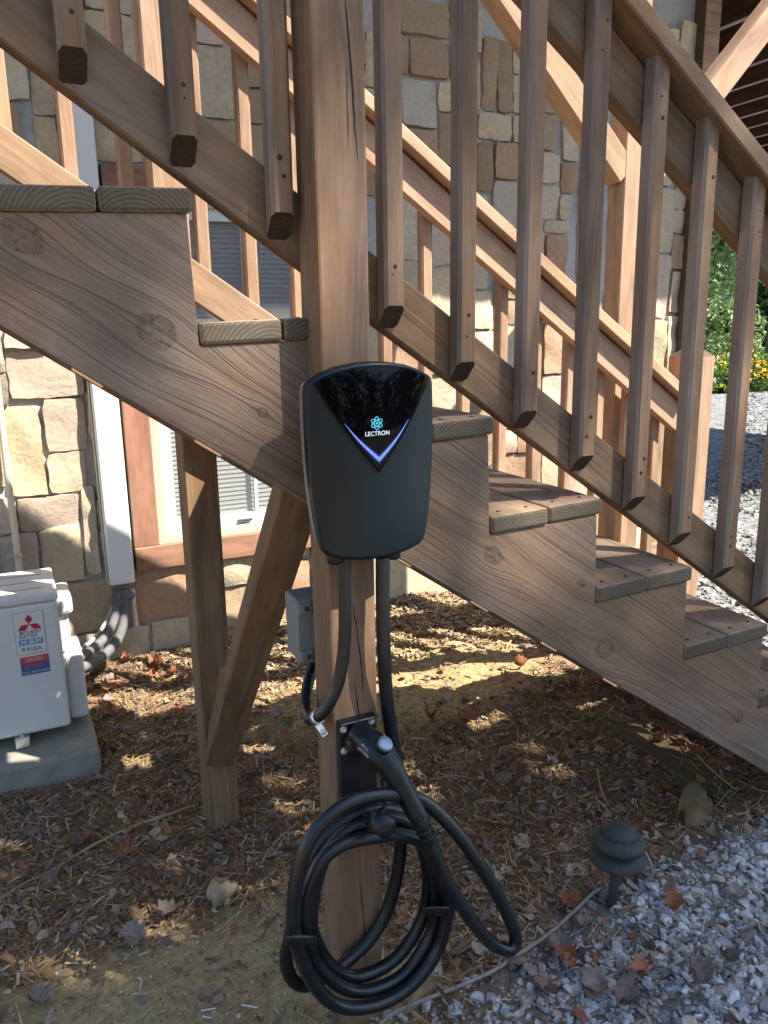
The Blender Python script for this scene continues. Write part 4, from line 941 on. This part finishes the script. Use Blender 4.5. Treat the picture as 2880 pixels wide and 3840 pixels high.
def gnorm_pts(n, x0, x1, y0, y1, dens=None):
    P_ = []
    while len(P_) < n:
        x, y = rng.uniform(x0, x1), rng.uniform(y0, y1)
        if dens is None or rng.uniform() < dens(x, y): P_.append((x, y))
    P_ = np.array(P_); return np.c_[P_, gz(P_[:, 0], P_[:, 1])]
sandy = lambda x, y: max(0, 1-((x+.2)/.62)**2-((y-.12)/.40)**2) + max(0, 1-((x-1.05)/.75)**2-((y-1.25)/.38)**2) + max(0, 1-((x-.25)/.22)**2-(y/.14)**2)
gedge = lambda x: -.03+.05*np.tanh((x-.7)*2)+.02*np.sin(7*x)
def dmulch(x, y):
    d = 1.0-.88*min(1, sandy(x, y)*1.5)
    if y < gedge(x) and x > .35: d *= .22
    if y > 1.93 or x > 2.4: d = 0
    if -1.15 < x < -.12 and 1.22 < y < 1.75: d = 0
    return d
# chips and pine needles
chip = []
for k in range(6):
    b2 = rng.uniform(-.25, .25, 3); chip.append(([(-.5, -.5, 0), (-.5, .5, .05), (0, -.5+b2[0]*.3, .25+b2[1]), (0, .5, .3), (.5, -.35, b2[2]), (.5, .4, .02)], [(0, 2, 3, 1), (2, 4, 5, 3)]))
def lay(n, P_, lmin, lmax, wmin, wmax, tilt, pal, name, protos, lift=.004, mat='litter', smooth=False, hz=None):
    L_ = rng.uniform(lmin, lmax, n)*rng.choice([.6, 1, 1, 1.4], n); W_ = rng.uniform(wmin, wmax, n)
    rots = [rot_euler(rng.normal(0, tilt), rng.normal(0, tilt), rng.uniform(0, 6.283)) for _ in range(n)]
    S_ = np.c_[L_, W_, np.maximum(W_, .004) if hz is None else L_*hz]
    P_ = P_.copy(); P_[:, 2] += lift+rng.uniform(0, .012, n)
    return scatter_mesh(name, protos, P_, rots, S_, pick(pal, n), mat, smooth)
PN = [(0.345, 0.223, 0.124), (0.258, 0.156, 0.086), (0.429, 0.313, 0.184), (0.196, 0.125, 0.074), (0.466, 0.371, 0.242), (0.311, 0.182, 0.097)]
n = 21000; o = lay(n, gnorm_pts(n, -1.0, 2.3, -.35, 1.95, dmulch), .015, .075, .0012, .0032, .16, PN, 'pine_straw', chip)
tag(o, 'brown pine straw and needles covering the soil around the posts', 'pine straw', kind='stuff')
n = 12000; PM = [(0.221, 0.15, 0.093), (0.14, 0.096, 0.066), (0.323, 0.239, 0.158), (0.1, 0.073, 0.053), (0.403, 0.322, 0.221), (0.258, 0.224, 0.184)]
o = lay(n, gnorm_pts(n, -1.0, 2.3, -.35, 1.95, dmulch), .010, .034, .003, .009, .28, PM, 'bark_mulch', chip)
tag(o, 'shredded bark mulch scattered between wall and gravel', 'mulch', kind='stuff')
n = 6000; o = lay(n, gnorm_pts(n, .2, 2.3, 1.15, 1.96, lambda x, y: float(sstep(1.2, 1.75, y))*(0 if x > 2.35 else 1)), .012, .05, .003, .011, .2, [(.46, .34, .20), (.38, .27, .15), (.52, .41, .27), (.30, .20, .11)], 'wood_chips', chip)
tag(o, 'pale straw coloured wood chips along the foot of the house wall', 'wood chips', kind='stuff')
# small dry leaf fragments
def frag():
    V = [(0, 0, .10)]; m = 7
    for k in range(m): a = 2*math.pi*k/m; r = rng.uniform(.32, .6); V.append((r*math.cos(a), r*.62*math.sin(a), rng.uniform(-.12, .28)))
    return V, [(0, 1+k, 1+(k+1) % m) for k in range(m)]
frs = [frag() for _ in range(12)]
PL = [(.20, .13, .09), (.27, .20, .155), (.15, .10, .075), (.30, .16, .085), (.22, .17, .145), (.11, .075, .06), (.36, .28, .20), (.23, .095, .055)]
n = 5200; L_ = rng.uniform(.012, .045, n)
P_ = gnorm_pts(n, -1.0, 2.3, -.7, 1.95, lambda x, y: max(dmulch(x, y), .25 if y < gedge(x) else .08)); P_[:, 2] += rng.uniform(.003, .016, n)
rots = [rot_euler(rng.normal(0, .35), rng.normal(0, .35), rng.uniform(0, 6.283)) for _ in range(n)]
o = scatter_mesh('leaf_litter', frs, P_, rots, np.c_[L_, L_, L_*rng.uniform(.4, 1.1, n)], pick(PL, n), 'litter')
tag(o, 'small curled dry leaf pieces strewn over soil and gravel', 'leaf litter', kind='stuff')
# gravel
def pebble():
    bm = bmesh.new()
    for _ in range(15):
        v = rng.normal(0, 1, 3); v /= np.linalg.norm(v); v *= rng.uniform(.8, 1.0); bm.verts.new(v*np.array([.5, .42, .30]))
    bmesh.ops.convex_hull(bm, input=bm.verts[:]); loose = [v for v in bm.verts if not v.link_faces]; bmesh.ops.delete(bm, geom=loose, context='VERTS')
    bm.verts.index_update(); r = ([tuple(v.co) for v in bm.verts], [tuple(x.index for x in f.verts) for f in bm.faces]); bm.free(); return r
peb = [pebble() for _ in range(16)]
def dgrav(x, y):
    e = gedge(x)-y
    if x < .2: return 0
    g_ = np.clip((e+.03)/.12, 0, 1)*np.clip((x-.2)/.45, .03, 1)
    return float(max(g_, .012 if x > .3 else 0))
PG = [(.20, .20, .20), (.27, .27, .265), (.33, .325, .31), (.15, .15, .15), (.38, .375, .36), (.29, .25, .21), (.24, .25, .255), (.45, .44, .42), (.30, .28, .26)]
n = 15000; P_ = gnorm_pts(n, .2, 2.35, -.75, .12, dgrav); L_ = np.clip(rng.lognormal(math.log(.0165), .45, n), .006, .05); P_[:, 2] += L_*rng.uniform(-.05, .22, n)
rots = [rot_euler(rng.normal(0, .5), rng.normal(0, .5), rng.uniform(0, 6.283)) for _ in range(n)]
o = scatter_mesh('gravel', peb, P_, rots, np.c_[L_*rng.uniform(.8, 1.3, n), L_, L_*rng.uniform(.7, 1.1, n)], np.minimum(pick(PG, n, .15), .40)*1.2, 'gravel'); tag(o, 'loose blue grey crushed gravel in the near corner', 'gravel', kind='stuff')
n = 9000; P_ = []
while len(P_) < n:
    d_ = rng.uniform(0, 1)**1.7; x, y = 2.35+9*d_, rng.uniform(-.5, 1.2+7.5*d_); P_.append((x, y))
P_ = np.array(P_); P_ = np.c_[P_, gz(P_[:, 0], P_[:, 1])+.016]; L_ = rng.uniform(.018, .045, n)*(1+(P_[:, 0]-2.3)*.12)
rots = [rot_euler(rng.normal(0, .5), rng.normal(0, .5), rng.uniform(0, 6.283)) for _ in range(n)]
o = scatter_mesh('gravel', peb, P_, rots, np.c_[L_*1.1, L_, L_*.9], pick(PG, n, .15)*.7, 'gravel'); tag(o, 'sunlit pale gravel of the driveway beyond the foot of the stairs', 'gravel', kind='stuff')

n = 9000; P_ = gnorm_pts(n, -1.0, 1.9, -.4, 1.7, lambda x, y: min(1, .12+1.6*sandy(x, y))); L_ = np.clip(rng.lognormal(math.log(.0055), .55, n), .002, .024); P_[:, 2] += L_*rng.uniform(-.1, .25, n)
rots = [rot_euler(rng.normal(0, .6), rng.normal(0, .6), rng.uniform(0, 6.283)) for _ in range(n)]
o = scatter_mesh('soil_crumbs', peb, P_, rots, np.c_[L_*rng.uniform(.8, 1.3, n), L_, L_*rng.uniform(.7, 1.1, n)], pick([(.34, .26, .14), (.26, .19, .10), (.42, .34, .20), (.20, .14, .08), (.36, .33, .28)], n, .2), 'gravel'); tag(o, 'crumbs and small clods of sandy soil on the bare patches', 'soil', kind='stuff')
# whole fallen leaves, each its own object
def maple(curl):
    tips = [(0, .50), (14, .40), (30, .46), (46, .36), (62, .44), (80, .34), (100, .40), (122, .30), (146, .32), (172, .16)]
    out = [(a, r) for a, r in tips] + [(-a, r) for a, r in tips[:0:-1]]
    V = [(0, 0, 0)]
    for a, r in out:
        t = math.radians(a); x, y = r*math.cos(t), r*math.sin(t); V.append((x, y, curl*(x*x*.8+y*y*1.9)+rng.normal(0, .05)))
    m = len(out); inner = len(V)
    for a, r in out:
        t = math.radians(a); x, y = .5*r*math.cos(t), .5*r*math.sin(t); V.append((x, y, curl*(x*x+y*y)+rng.normal(0, .018)))
    F = [(0, inner+k, inner+(k+1) % m) for k in range(m)]+[(inner+k, 1+k, 1+(k+1) % m, inner+(k+1) % m) for k in range(m)]
    V += [(-.08, -.008, .02), (-.42, -.006, .07), (-.42, .006, .07), (-.08, .008, .02)]; b2 = len(V)-4; F.append((b2, b2+1, b2+2, b2+3))
    return V, F
def leaf_mat(name, c):
    m, nt, b = newmat(name); tc = nd(nt, 'TexCoord'); oi = nd(nt, 'ObjectInfo'); nz = nd(nt, 'TexNoise', {'Vector': (tc, 'Object'), 'Scale': 7.0, 'Detail': 5.0})
    mr = nd(nt, 'MapRange', {0: (nz, 0), 1: .3, 2: .7, 3: .6, 4: 1.3}); cs = nd(nt, 'VectorMath', {0: tuple(c), 'Scale': mr}, operation='SCALE')
    vv = nd(nt, 'MapRange', {0: (oi, 'Random'), 3: .75, 4: 1.2}); hs = nd(nt, 'HueSaturation', {'Color': (cs, 0), 'Value': vv}); nt.links.new(hs.outputs[0], b.inputs['Base Color']); b.inputs['Roughness'].default_value = .7; b.inputs['Specular IOR Level'].default_value = .3
LK = [('leaf_brown', (.17, .105, .075), 'dull brown curled maple leaf lying in the litter'), ('leaf_rust', (.27, .105, .05), 'rust orange curled maple leaf lying in the litter'),
      ('leaf_mauve', (.19, .145, .125), 'greyish mauve dry maple leaf lying in the litter'), ('leaf_straw', (.34, .26, .15), 'pale straw coloured dry leaf lying in the litter')]
LM = []
for nm_, c_, lb_ in LK:
    leaf_mat(nm_, c_); ms = []
    for q in range(4):
        V, F = maple(rng.choice([-1.2, .9, 1.5, 2.2])); me = bpy.data.meshes.new('fallen_leaf'); me.from_pydata(V, [], F); me.materials.append(MATS[nm_]); me.polygons.foreach_set('use_smooth', [True]*len(me.polygons)); ms.append(me)
    LM.append(ms)
def fleaf(x, y, kind, size, tilt=.25):
    o = bpy.data.objects.new('fallen_leaf', LM[kind][rnd.randrange(4)]); COL.objects.link(o)
    o.location = (x, y, float(gz(x, y))+.016+size*.12); o.rotation_euler = (rnd.gauss(0, tilt), rnd.gauss(0, tilt), rnd.uniform(0, 6.28)); o.scale = (size,)*3
    tag(o, LK[kind][2], 'leaf', 'fallen '+LK[kind][0].split('_')[1]+' leaves')
# those that can be picked out in the photograph
for (u, v, k, s_) in [(2275, 3375, 2, .085), (2520, 3470, 1, .07), (2110, 3590, 1, .085), (2190, 3490, 2, .06), (2410, 3680, 1, .07), (2240, 3720, 2, .085), (2150, 3640, 1, .07), (2710, 3660, 2, .075), (1970, 3640, 2, .075), (2400, 3310, 2, .07),
                      (1900, 3470, 3, .06), (620, 3380, 2, .10), (145, 3700, 2, .10), (500, 3470, 2, .09), (785, 3710, 0, .06), (330, 3590, 0, .05), (1610, 2700, 1, .07), (1740, 2660, 0, .06), (1890, 2680, 2, .08), (1780, 2690, 1, .07), (1950, 2600, 1, .06), (1740, 2730, 1, .085), (1630, 2770, 1, .06),
                      (600, 2560, 1, .08), (410, 2640, 1, .09), (1040, 2700, 2, .07), (690, 2690, 1, .06), (640, 2820, 2, .08), (480, 3160, 1, .07), (280, 3130, 0, .08), (130, 3090, 2, .10), (570, 3170, 0, .07), (1010, 3100, 2, .06), (960, 2920, 2, .10), (1890, 2950, 0, .08), (2230, 2800, 1, .06), (2080, 2900, 2, .06), (2500, 3000, 1, .06), (2660, 3230, 2, .07), (1700, 3570, 3, .08), (2360, 3560, 1, .05), (1930, 3060, 2, .07), (2100, 3560, 2, .07), (2820, 3560, 2, .08), (2620, 3770, 2, .09), (2760, 3420, 2, .07), (2330, 3790, 2, .09), (2060, 3740, 0, .08)]:
    p = atZ(u, v, -1.35); fleaf(p[0], p[1], k, s_*rnd.uniform(.75, .95))
for _ in range(150):
    P_ = gnorm_pts(1, -.9, 2.2, -.6, 1.9, lambda x, y: max(dmulch(x, y), .5 if y < gedge(x) else .1))[0]; fleaf(P_[0], P_[1], rnd.choice((0, 0, 0, 0, 1, 1, 2, 3)), rnd.uniform(.035, .075), .4)

# rocks, sticks, weeds
def rock(name, p, s, col, label, seed):
    bm = bmesh.new(); bmesh.ops.create_icosphere(bm, subdivisions=3, radius=1.0); r2 = np.random.default_rng(seed)
    W_ = [(r2.normal(0, 1.6, 3), r2.uniform(0, 6.28), r2.uniform(.04, .12)) for _ in range(8)]
    for v in bm.verts:
        c = np.array(v.co); f = 1+sum(a*math.sin(k @ c*1.7+ph) for k, ph, a in W_); c = np.sign(c)*np.abs(c)**.85*f; v.co = Vector(c*np.array(s))
    o = frombm(name, bm, 'stone', None, True); o.location = p; o.rotation_euler = (0, 0, r2.uniform(0, 6)); o.color = (*col, 1); tag(o, label, 'rock'); return o
p = atZ(842, 3378, -1.372); rock('rock', (p[0], p[1]+.03, float(gz(p[0], p[1]))+.018), (.042, .034, .034), (.30, .23, .13), 'tan fist sized rock lying left of the coiled cable', 3)
p = atZ(2625, 3040, -1.29); rock('rock', (p[0]+.01, p[1]+.03, float(gz(p[0], p[1]))+.01), (.042, .085, .036), (.13, .085, .035), 'long brown mossy rock behind the garden light', 9)
def ground_path(uv, lift=.008):
    out = []
    for u, v in uv:
        q = atZ(u, v, -1.36); q = atZ(u, v, float(gz(q[0], q[1]))+lift); out.append((q[0], q[1], q[2]))
    return out
stk = thing('stick', 'long thin bare twig lying across the mulch from the rear post', 'stick', ground_path([(400, 3130)])[0])
tube('stem', ground_path([(-60, 3420), (60, 3330), (200, 3260), (330, 3180), (470, 3110), (600, 3065), (690, 3035), (745, 3015)], .012), .004, 'stick', stk, 7, 6, radii=[.0028, .003, .0034, .0042, .0046, .0044, .004, .0032])
tube('branch', ground_path([(420, 3170), (360, 3120), (335, 3080), (370, 3030)], .02), .002, 'stick', stk, 6, 4)
tube('branch', ground_path([(190, 3265), (180, 3290), (230, 3310)], .012), .0015, 'stick', stk, 6, 4)
for (uv, r_, lb) in [([(2240, 2880), (2255, 2960), (2290, 3030), (2330, 3050)], .0028, 'short bent twig standing behind the garden light'), ([(2575, 2770), (2650, 2870), (2760, 2960)], .0022, 'straight pale twig near the foot of the stairs'),
                     ([(2690, 3070), (2740, 3060), (2810, 3045)], .0018, 'thin grey twig across the mossy rock'), ([(1120, 3080), (1020, 3170), (980, 3240)], .002, 'pale twig left of the charger post')]:
    t_ = tube('twig', ground_path(uv, .015), r_, 'stick', None, 6, 5); tag(t_, lb, 'twig')
for i, (u0, v0, u1, v1) in enumerate([(755, 3790, 810, 3780), (905, 3768, 965, 3778), (760, 3812, 795, 3818)]):
    a_, b_2 = ground_path([(u0, v0), (u1, v1)], .008); t_ = tube('plastic_straw', [a_, b_2], .0014, 'straw_white', None, 6, 2, spline=False)
    tag(t_, ['longest white plastic strip on the bare soil', 'white plastic strip nearest the charger post base', 'shortest white plastic strip on the bare soil'][i], 'litter')
ringp = [(.014*math.cos(a), .014*math.sin(a)) for a in np.linspace(0, 6.283, 15)]
q = atZ(193, 2920, -1.37); t_ = tube('ring', [(q[0]+a, q[1]+b2, float(gz(q[0], q[1]))+.016) for a, b2 in ringp], .0018, 'hose_white', None, 6, 1, caps=False); tag(t_, 'small white plastic ring lying beside the equipment pad', 'ring')
def weed(name, u, v, nb, hgt, label, z=-1.33):
    p = atZ(u, v, z); p = atZ(u, v, float(gz(p[0], p[1]))); V, F = [], []
    for k in range(nb):
        a = rnd.uniform(0, 6.28); l = hgt*rnd.uniform(.6, 1.1); w_ = rnd.uniform(.002, .0055); ox, oy = rnd.gauss(0, hgt*.2), rnd.gauss(0, hgt*.2); dx, dy = math.cos(a), math.sin(a); b2 = len(V)
        for t in (0, .5, 1):
            cx_, cy_, cz_ = p[0]+ox+dx*l*.7*t*t, p[1]+oy+dy*l*.7*t*t, float(gz(p[0]+ox, p[1]+oy))+l*(t-.35*t*t); ww = w_*(1-t*.85)
            V += [(cx_-dy*ww, cy_+dx*ww, cz_), (cx_+dy*ww, cy_-dx*ww, cz_)]
        F += [(b2, b2+1, b2+3, b2+2), (b2+2, b2+3, b2+5, b2+4)]
    return tag(mesh(name, V, F, 'grass_blade'), label, 'weed')
weed('weed', 2190, 2720, 9, .09, 'green grass weed at the end of the landscape timber'); weed('weed', 1640, 2640, 9, .05, 'small grass tuft among leaves right of the post')
weed('weed', 1620, 2450, 14, .025, 'tiny seedlings on the mulch right of the post cable'); weed('weed', 1780, 2460, 10, .022, 'tiny seedlings on the sunlit mulch further right'); weed('weed', 2720, 3000, 10, .05, 'green sprig beside the mossy rock')
weed('weed', 1060, 2830, 6, .03, 'tiny green sprout between the leg and the charger post'); weed('weed', 2050, 2440, 20, .02, 'low green moss and grass patch under the stringer')

# ------------------------------------------------------------------ garden beyond: shrubs, fence, trees
def leafcloud(name, blobs, n, size, pal, mat, parent=None, droop=0.0):
    bl = np.array(blobs, float); wts = bl[:, 3]*bl[:, 4]*bl[:, 5]; wts = wts**.8; wts /= wts.sum(); idx = rng.choice(len(bl), n, p=wts)
    d = rng.normal(0, 1, (n, 3)); d /= np.linalg.norm(d, axis=1)[:, None]; r = rng.uniform(.25, 1, n)**.45
    P_ = bl[idx, :3]+d*r[:, None]*bl[idx, 3:6]
    quad = ([(-.5, 0, 0), (0, -.28, .06), (.55, 0, -.05), (0, .28, .06)], [(0, 1, 2, 3)])
    rots = [rot_euler(rng.normal(0, .7), rng.normal(droop, .6), rng.uniform(0, 6.283)) for _ in range(n)]
    s_ = size*rng.uniform(.6, 1.3, n); o = scatter_mesh(name, [quad], P_, rots, np.c_[s_, s_, s_], pick(pal, n, .3), mat)
    if parent: adopt(o, parent)
    return o
GA = [(.08, .16, .03), (.11, .22, .04), (.16, .29, .06), (.06, .12, .025)]
GB = [(.035, .08, .025), (.05, .105, .03), (.03, .065, .022)]
GC = [(.18, .27, .09), (.25, .34, .15), (.13, .21, .06)]
def along(u, dist):      # a spot in the garden in direction u of the horizon, dist metres off
    d = ray(u, 1200); d = d/np.linalg.norm(d[:2]); return CAM[:2]+d[:2]*dist
def plant(name, label, cat, u, dist, blobs, n, size, pal, trunk=None, zb_=-1.3, group=None):
    x, y = along(u, dist); t = thing(name, label, cat, (x, y, zb_), group)
    leafcloud('crown' if trunk else 'foliage', [(x+a, y+b2, zb_+c, d, e, f) for a, b2, c, d, e, f in blobs], n, size, pal, 'foliage', t)
    if trunk: 
        tube('trunk', [(x, y, zb_-.1), (x+.05, y, zb_+trunk[1]*.5), (x-.05, y+.05, zb_+trunk[1])], trunk[0], 'bark', t, 9, 4, radii=[trunk[0]*1.3, trunk[0], trunk[0]*.6])
        for k in range(4):
            a = k*1.7; tube('limb', [(x, y, zb_+trunk[1]*(.55+.1*k)), (x+math.cos(a)*trunk[1]*.18, y+math.sin(a)*trunk[1]*.18, zb_+trunk[1]*(.75+.1*k)), (x+math.cos(a)*trunk[1]*.3, y+math.sin(a)*trunk[1]*.3, zb_+trunk[1]*(.95+.08*k))], trunk[0]*.35, 'bark', t, 6, 3)
    return t
plant('shrub', 'tall loose pale green shrub behind the fence post', 'shrub', 2690, 19.5, [(0, 0, 1.0, 1.0, 1.0, 1.1), (.3, .2, 1.9, .7, .7, .8), (-.4, -.2, .5, .9, .9, .6)], 4200, .13, GC)
plant('shrub', 'low green shrub with yellow flowers at the driveway edge', 'shrub', 2830, 16.2, [(0, 0, .35, .75, .7, .42), (.4, .1, .3, .6, .6, .35)], 2600, .10, GA)
fx_, fy_ = along(2830, 15.9)
o = scatter_mesh('yellow_flowers', [([(-.5, -.5, 0), (.5, -.5, .1), (.5, .5, 0), (-.5, .5, .1)], [(0, 1, 2, 3)])], np.c_[fx_+rng.normal(0, .42, 260), fy_+rng.normal(0, .35, 260), -1.3+.42+rng.normal(0, .16, 260)],
                 [rot_euler(rng.uniform(.4, 1.4), 0, rng.uniform(0, 6.28)) for _ in range(260)], np.full((260, 3), .055), pick([(.75, .42, .02), (.80, .55, .04), (.7, .3, .02)], 260), 'petals'); tag(o, 'mass of small yellow orange blooms on the low shrub', 'flowers', kind='stuff')
plant('strappy_plant', 'clump of green strap leaved plants beside the yellow flowers', 'plant', 2690, 15.6, [(0, 0, .25, .6, .5, .3)], 900, .16, GA)
plant('oak_tree', 'bright leafed garden tree drooping its branch beside the house corner', 'tree', 2480, 13.0, [(1.0, -.5, 3.2, 1.0, 1.0, .7), (.75, -.4, 2.5, .5, .5, .7), (1.3, -.7, 3.6, 1.3, 1.3, .7), (.8, -.4, 1.95, .28, .28, .5)], 3600, .13, [(.16, .28, .07), (.22, .34, .12), (.30, .40, .22)], (.06, 3.4))
plant('evergreen_tree', 'dark dense evergreen tree at the back of the lawn, tallest', 'tree', 2790, 34, [(0, 0, 3.5, 3.2, 3.2, 3.4), (0, 0, 7, 2.6, 2.6, 3.2), (0, 0, 1.2, 2.8, 2.8, 1.2)], 6500, .38, GB, (.2, 5))
plant('evergreen_tree', 'dark evergreen tree behind the pale green shrub', 'tree', 2640, 36, [(0, 0, 3.5, 3.6, 3.2, 3.6), (0, 0, 7, 3.0, 2.6, 3.2)], 5200, .4, GB, (.2, 5))
plant('evergreen_tree', 'dark evergreen tree standing rightmost across the lawn', 'tree', 2980, 33, [(0, 0, 3.0, 3.4, 3.2, 3.6), (0, 0, 7, 2.8, 2.6, 3.2)], 5200, .4, GB, (.2, 5))
plant('maple_tree', 'light green leafy tree showing past the deck at upper right', 'tree', 2900, 17, [(0, 0, 4.0, 1.6, 1.6, 1.5), (.5, 0, 5.2, 1.6, 1.5, 1.2), (-.2, .2, 2.9, .9, .9, .8)], 4200, .16, GA, (.1, 4))
fence = thing('split_rail_fence', 'weathered grey split rail fence across the lawn', 'fence', (*along(2760, 21), -1.3))
fa, fb2 = along(2600, 21.5), along(2990, 19.5)
for k in range(7):
    t = k/6; q = fa+(fb2-fa)*t; board('post', (q[0], q[1], -1.35), (q[0], q[1], -.42), .13, .13, 'wood_fence', fence, up=(0, -1, 0), c=.02)
for zz in (-.62, -.98):
    for k in range(6):
        q0, q1 = fa+(fb2-fa)*k/6, fa+(fb2-fa)*(k+1)/6; board('rail', (q0[0], q0[1]-.02, zz+rnd.uniform(-.03, .03)), (q1[0], q1[1]+.02, zz+rnd.uniform(-.03, .03)), .11, .06, 'wood_fence', fence, c=.015)
lm = thing('edging_log', 'pale grey log edging the flower bed below the fence', 'log', (*along(2700, 16.8), -1.25)); q0, q1 = along(2600, 17.0), along(2960, 17.0); tube('log', [(q0[0], q0[1], -1.22), ((q0[0]+q1[0])/2, (q0[1]+q1[1])/2, -1.2), (q1[0], q1[1], -1.22)], .09, 'wood_fence', lm, 10, 4)

# ------------------------------------------------------------------ unseen tall tree behind the viewer, crown shaped to shade the near side of the stairs
sh = thing('shade_tree', 'tall leafy tree across the drive that shades the near side of the stairs', 'tree', (7.0, -7.4, -1.3))
def place(x, z, y):      # the spot at depth y whose shadow falls on (x, z) of the stairs' outer face
    return (x-SUN_A*y, y, z-SUN_B*y)
GAPS = [(.05, .04, .26, .26, 1.0), (.23, .10, .15, .30, .9), (.2, -.55, .22, .24, 1.0), (.74, -.36, .17, .18, 1.0), (.50, .05, .22, .22, .85), (1.0, -.60, .13, .11, .6), (.38, -.25, .22, .16, .6), (1.25, -.15, .4, .3, .65), (-.15, -.05, .24, .14, .7)]  # openings set in the crown to drop sun patches on the stairs
def through(x, z):       # share of the sun that the crown lets past
    c = z+.6885*x
    t = .06
    for gx_, gz_, rx, rz, am in GAPS: t = max(t, am*math.exp(-((x-gx_)/rx)**2-((z-gz_)/rz)**2))
    t = max(t, .65*float(sstep(.75, 1.1, x)*sstep(.25, .6, c)))
    t = max(t, float(sstep(1.12, 1.3, c)))
    if z < -.75: t = min(t, .03+.5*float(sstep(-1.0, -.75, z)))
    t = max(t, float(sstep(2.1, 2.7, x)))
    return min(t, 1.0)
def crown(n, smin, smax):
    P_ = []
    while len(P_) < n:
        x, z = rng.uniform(-1.3, 2.75), rng.uniform(-3.4, 2.1)
        wgt = min(3.4, -math.log(max(through(x, z), .02)))/3.4
        if rng.uniform() > wgt: continue
        P_.append(place(x, z, rng.uniform(-8.2, -6.4)))
    rots = [rot_euler(rng.normal(0, .8), rng.normal(0, .8), rng.uniform(0, 6.283)) for _ in P_]
    s_ = rng.uniform(smin, smax, len(P_))
    o = scatter_mesh('crown', [([(-.5, 0, 0), (-.1, -.36, .06), (.55, 0, -.05), (-.1, .36, .06)], [(0, 1, 2, 3)])], np.array(P_), rots, np.c_[s_, s_, s_], pick(GA, len(P_), .3), 'foliage'); adopt(o, sh)
crown(17000, .07, .15)
tube('trunk', [(7.0, -7.4, -1.4), (6.9, -7.4, 4), (6.7, -7.3, 9), (6.4, -7.3, 13)], .2, 'bark', sh, 12, 5, radii=[.34, .26, .18, .07])
for k in range(7):
    a = k*1.05+.4; h0 = 4.2+k*1.1; tube('limb', [(6.8, -7.4, h0), (6.8+1.0*math.cos(a), -7.4+.3*math.sin(a), h0+.7), (6.8+2.2*math.cos(a), -7.4+.5*math.sin(a), h0+1.3)], .05, 'bark', sh, 8, 4, radii=[.08, .05, .02])
hx = np.linspace(-14, 14, 15)
for k, xx in enumerate((-12, -4, 4, 12)):  # added leafy screen, unseen; cuts low sky light and darkens the glass reflection
    t = thing('hedge', ['tall dark hedge section behind the viewer, farthest left', 'tall dark hedge section behind the viewer, left of centre', 'tall dark hedge section behind the viewer, right of centre', 'tall dark hedge section behind the viewer, farthest right'][k], 'hedge', (xx, -13, -1.35), 'hedge behind the viewer')
    leafcloud('foliage', [(xx-2.5, -13, .6, 2.4, 1.2, 2.2), (xx, -13.2, .9, 2.4, 1.2, 2.5), (xx+2.5, -13, .6, 2.4, 1.2, 2.2)], 2200, .5, GB, 'foliage', t)
